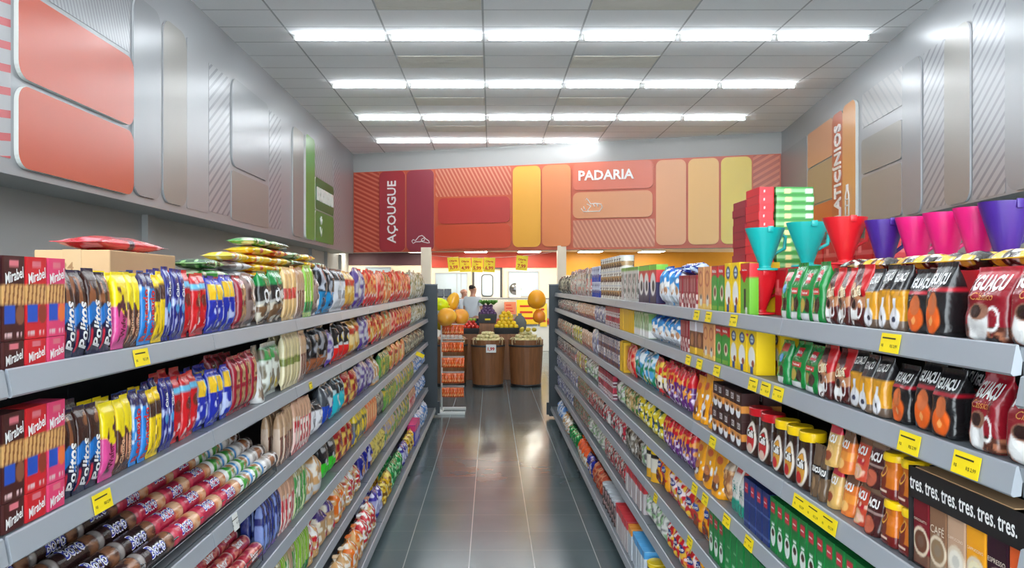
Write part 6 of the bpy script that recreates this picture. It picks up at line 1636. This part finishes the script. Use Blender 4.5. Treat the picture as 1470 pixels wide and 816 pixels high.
# butcher display counter at the back
M['glass'] = None
mt, nt, p_ = new_mat('counter_glass'); p_.inputs['Transmission Weight'].default_value = 1; p_.inputs['Roughness'].default_value = .02; p_.inputs['IOR'].default_value = 1.1
p_.inputs['Base Color'].default_value = (.95, 1, 1, 1)
DY = 19.2
dc = thing('display_counter', 'white refrigerated display counter at the back of the shop', 'display counter')
MB().box(P(606, DY), P(800, DY), DY, DY + .9, 0, .62, bevel=.01).build('counter_base', M['white'], dc)
MB().box(P(606, DY), P(800, DY), DY + .75, DY + .9, .62, 1.3).build('counter_back', M['white'], dc)
MB().box(P(606, DY), P(800, DY), DY + .02, DY + .03, .62, 1.30).build('front_glass', mt, dc)
MB().box(P(606, DY), P(800, DY), DY - .01, DY + .5, 1.30, 1.34, bevel=.004).build('top_shelf', simple('counter_top_grey', (150, 150, 148), .3), dc)
MB().box(P(608, DY), P(798, DY), DY + .1, DY + .74, .62, .66).build('display_tray_floor', M['rail'], dc)
meat = simple('red_meat', (196, 84, 70), .4, var=.3, scale=8)
for j in range(9):
    o = MB().box(-.14, .14, 0, .4, 0, .05).lathe([(.05, .05), (.12, .07), (.1, .13), (.03, .15)], 12, 0, (0, .2), 1, 1.3).build('meat_tray', meat, None, (P(650 + j * 17, DY), DY + .15, .66))
    tag(o, 'tray of red meat in the back counter, %s from left' % ordinal(j + 1), 'meat tray', 'meat trays in the back counter')
for j, (px0, px1, py0, py1, c) in enumerate(((742, 775, 431, 466, (250, 206, 30)), (724, 741, 434, 452, (222, 130, 90)), (776, 786, 436, 470, (246, 214, 60)))):
    Yp = 19.0
    x0, x1 = P(px0, Yp), P(px1, Yp)
    o = thing('advert_poster', ['large yellow offer poster on the front of the back counter', 'small reddish poster left of the large yellow poster', 'narrow yellow poster right of the large yellow one'][j], 'poster', ((x0 + x1) / 2, DY - .02, Zp(py1, Yp)))
    w, h = x1 - x0, Zp(py0, Yp) - Zp(py1, Yp)
    MB().box(-w / 2, w / 2, -.004, 0, 0, h).build('sheet', simple('poster_%d' % j, c, .5), o)
    m = MB()
    for r in range(3): m.box(-w * .36, w * .3, -.007, -.004, h * (.2 + .25 * r), h * (.28 + .25 * r))
    for q in range(3): MB().box(-w * .36, w * (.3 - .1 * q), -.007, -.004, h * (.2 + .25 * q), h * (.28 + .25 * q)).build('print_bar', M['ink_red'], o)
# dark screens left of the people and a light machine on the right window ledge
sc_ = simple('dark_screen', (18, 26, 44), .2)
for j, px in enumerate((631, 642)):
    o = thing('counter_scale', 'dark weighing scale display on the back counter, %s one' % ['left', 'right'][j], 'scale', (P(px, DY), DY + .2, 1.34), 0, 'scales on the back counter')
    MB().box(-.09, .09, -.02, .02, .02, .22, bevel=.01).build('display', sc_, o); MB().box(-.08, .08, -.06, .1, 0, .02).build('scale_foot', M['dark'], o)
o = thing('slicing_machine', 'pale slicing machine on the back counter before the right window', 'machine', (P(739, DY), DY + .25, 1.34))
MB().box(-.14, .16, -.12, .14, 0, .06, bevel=.01).build('machine_base', M['white'], o)
MB().lathe([(.02, 0), (.15, .0), (.15, .02), (.02, .03)], 24).build('blade', M['wire'], o, (0.02, 0, .22), (math.pi / 2, 0, 0))
MB().box(.04, .16, -.05, .08, .06, .42, bevel=.02).build('machine_head', M['white'], o)

# ------------------------------------------------------------------ people
def skin_body(name, verts, edges, mat, parent=None, sub=2, root=0):
    me = bpy.data.meshes.new(name)
    me.from_pydata([v[0] for v in verts], edges, [])
    ob = bpy.data.objects.new(name, me); COL.objects.link(ob)
    sk = ob.modifiers.new('s', 'SKIN'); sk.use_smooth_shade = True
    if not me.skin_vertices: bpy.context.view_layer.update()
    for i, v in enumerate(verts):
        r = v[1]
        me.skin_vertices[0].data[i].radius = (r, r) if not isinstance(r, tuple) else r
        me.skin_vertices[0].data[i].use_root = (i == root)
    sb = ob.modifiers.new('u', 'SUBSURF'); sb.levels = sub; sb.render_levels = sub
    dg = bpy.context.evaluated_depsgraph_get()
    nm = bpy.data.meshes.new_from_object(ob.evaluated_get(dg)); nm.name = name
    nm.materials.clear(); nm.materials.append(mat)
    nm.polygons.foreach_set('use_smooth', [True] * len(nm.polygons))
    bpy.data.objects.remove(ob); bpy.data.meshes.remove(me)
    return link_mesh(name, nm, parent)
def person(loc, rz, label, hairc, shirtc, trousc, bald=False, hgt=1.66):
    o = thing('person', label, 'person', loc, rz)
    k = hgt / 1.70
    V = []; E = []
    def add(p, r, to=None):
        V.append((tuple(c * k for c in p), tuple(c * k for c in r) if isinstance(r, tuple) else r * k)); i = len(V) - 1
        if to is not None: E.append((to, i))
        return i
    pel = add((0, 0, .92), (.15, .10))
    wst = add((0, 0, 1.06), (.135, .095), pel); chs = add((0, .0, 1.27), (.165, .11), wst); nkb = add((0, 0, 1.41), (.07, .065), chs)
    nk = add((0, -.01, 1.47), .05, nkb); jaw = add((0, -.025, 1.53), (.06, .07), nk); hd = add((0, -.01, 1.61), (.078, .092), jaw); top = add((0, .0, 1.665), (.055, .065), hd)
    nose = add((0, -.115, 1.565), .011, jaw)
    for s in (-1, 1):
        ear = add((s * .082, .005, 1.57), .014, hd)
        hip = add((s * .09, 0, .88), .085, pel); kn = add((s * .10, -.01, .48), .055, hip); an = add((s * .10, .02, .09), .036, kn); ft = add((s * .11, -.06, .035), .032, an); toe = add((s * .115, -.15, .028), .024, ft)
        sh = add((s * .17, 0, 1.37), .055, chs); el = add((s * .24, -.03, 1.10), .038, sh); wr = add((s * .16, -.26, 1.06), .026, el); pm = add((s * .145, -.32, 1.06), (.034, .018), wr)
        for q, (dx, l) in enumerate(((-.03, .062), (-.01, .075), (.01, .07), (.03, .055))):
            f1 = add((s * .145 + dx, -.355, 1.062), .0085, pm); f2 = add((s * .145 + dx * 1.2, -.355 - l * .5, 1.055), .008, f1); add((s * .145 + dx * 1.2, -.355 - l, 1.035), .007, f2)
        t1 = add((s * .145 - s * .042, -.315, 1.05), .009, pm); add((s * .145 - s * .06, -.35, 1.04), .008, t1)
    skin_body('body', V, E, M['skin'], o)
    # clothing
    def cloth(name, parts, edges, c):
        return skin_body(name, [(tuple(a * k for a in p), tuple(a * k for a in r) if isinstance(r, tuple) else r * k) for p, r in parts], edges, simple(name + '_cloth_%d' % c[0], c, .8, bump=.1, scale=12), o)
    cloth('shirt', [((0, 0, .90), (.175, .125)), ((0, 0, 1.06), (.16, .118)), ((0, 0, 1.27), (.185, .13)), ((0, 0, 1.395), (.10, .085)),
                    ((-.175, 0, 1.365), .072), ((-.22, -.02, 1.19), .062), ((.175, 0, 1.365), .072), ((.22, -.02, 1.19), .062)],
          [(0, 1), (1, 2), (2, 3), (2, 4), (4, 5), (2, 6), (6, 7)], shirtc)
    cloth('trousers', [((0, 0, .93), (.16, .115)), ((-.09, 0, .85), .098), ((-.10, 0, .48), .07), ((-.10, .02, .10), .058), ((.09, 0, .85), .098), ((.10, 0, .48), .07), ((.10, .02, .10), .058)],
          [(0, 1), (1, 2), (2, 3), (0, 4), (4, 5), (5, 6)], trousc)
    if hairc:
        skin_body('hair', [((0, .03 * k, 1.57 * k), (.082 * k, .075 * k)), ((0, .015 * k, 1.63 * k), (.086 * k, .095 * k)), ((0, 0, 1.672 * k), (.066 * k, .08 * k))], [(0, 1), (1, 2)], simple('hair_%d' % hairc[0], hairc, .7, scale=60, bump=.4), o)
    for s in (-1, 1):
        MB().lathe([(.002, -.009), (.009, 0), (.002, .009)], 10).build('eye', M['frame_dark'], o, (s * .03 * k, -.088 * k, 1.585 * k))
    MB().tube([(-.022 * k, -.088 * k, 1.525 * k), (0, -.094 * k, 1.523 * k), (.022 * k, -.088 * k, 1.525 * k)], .004, 6).build('mouth', simple('lips', (170, 90, 84), .5), o)
    for s in (-1, 1):
        MB().box(s * .1 * k - .045, s * .1 * k + .055 if s > 0 else s * .1 * k + .045, -.2, .06, 0.0, .075, bevel=.02).build('shoe', M['tray_black'], o)
    return o
person((P(678.5, 17.2), 17.2, 0), math.radians(150), 'person with short dark hair in a white t-shirt, seen from behind', (44, 34, 30), (226, 230, 236), (40, 44, 60), hgt=1.68)
person((P(665.5, 18.1), 18.1, 0), math.radians(35), 'bald person standing behind the one in the white t-shirt', None, (206, 214, 224), (50, 50, 56), hgt=1.60)

place_all()
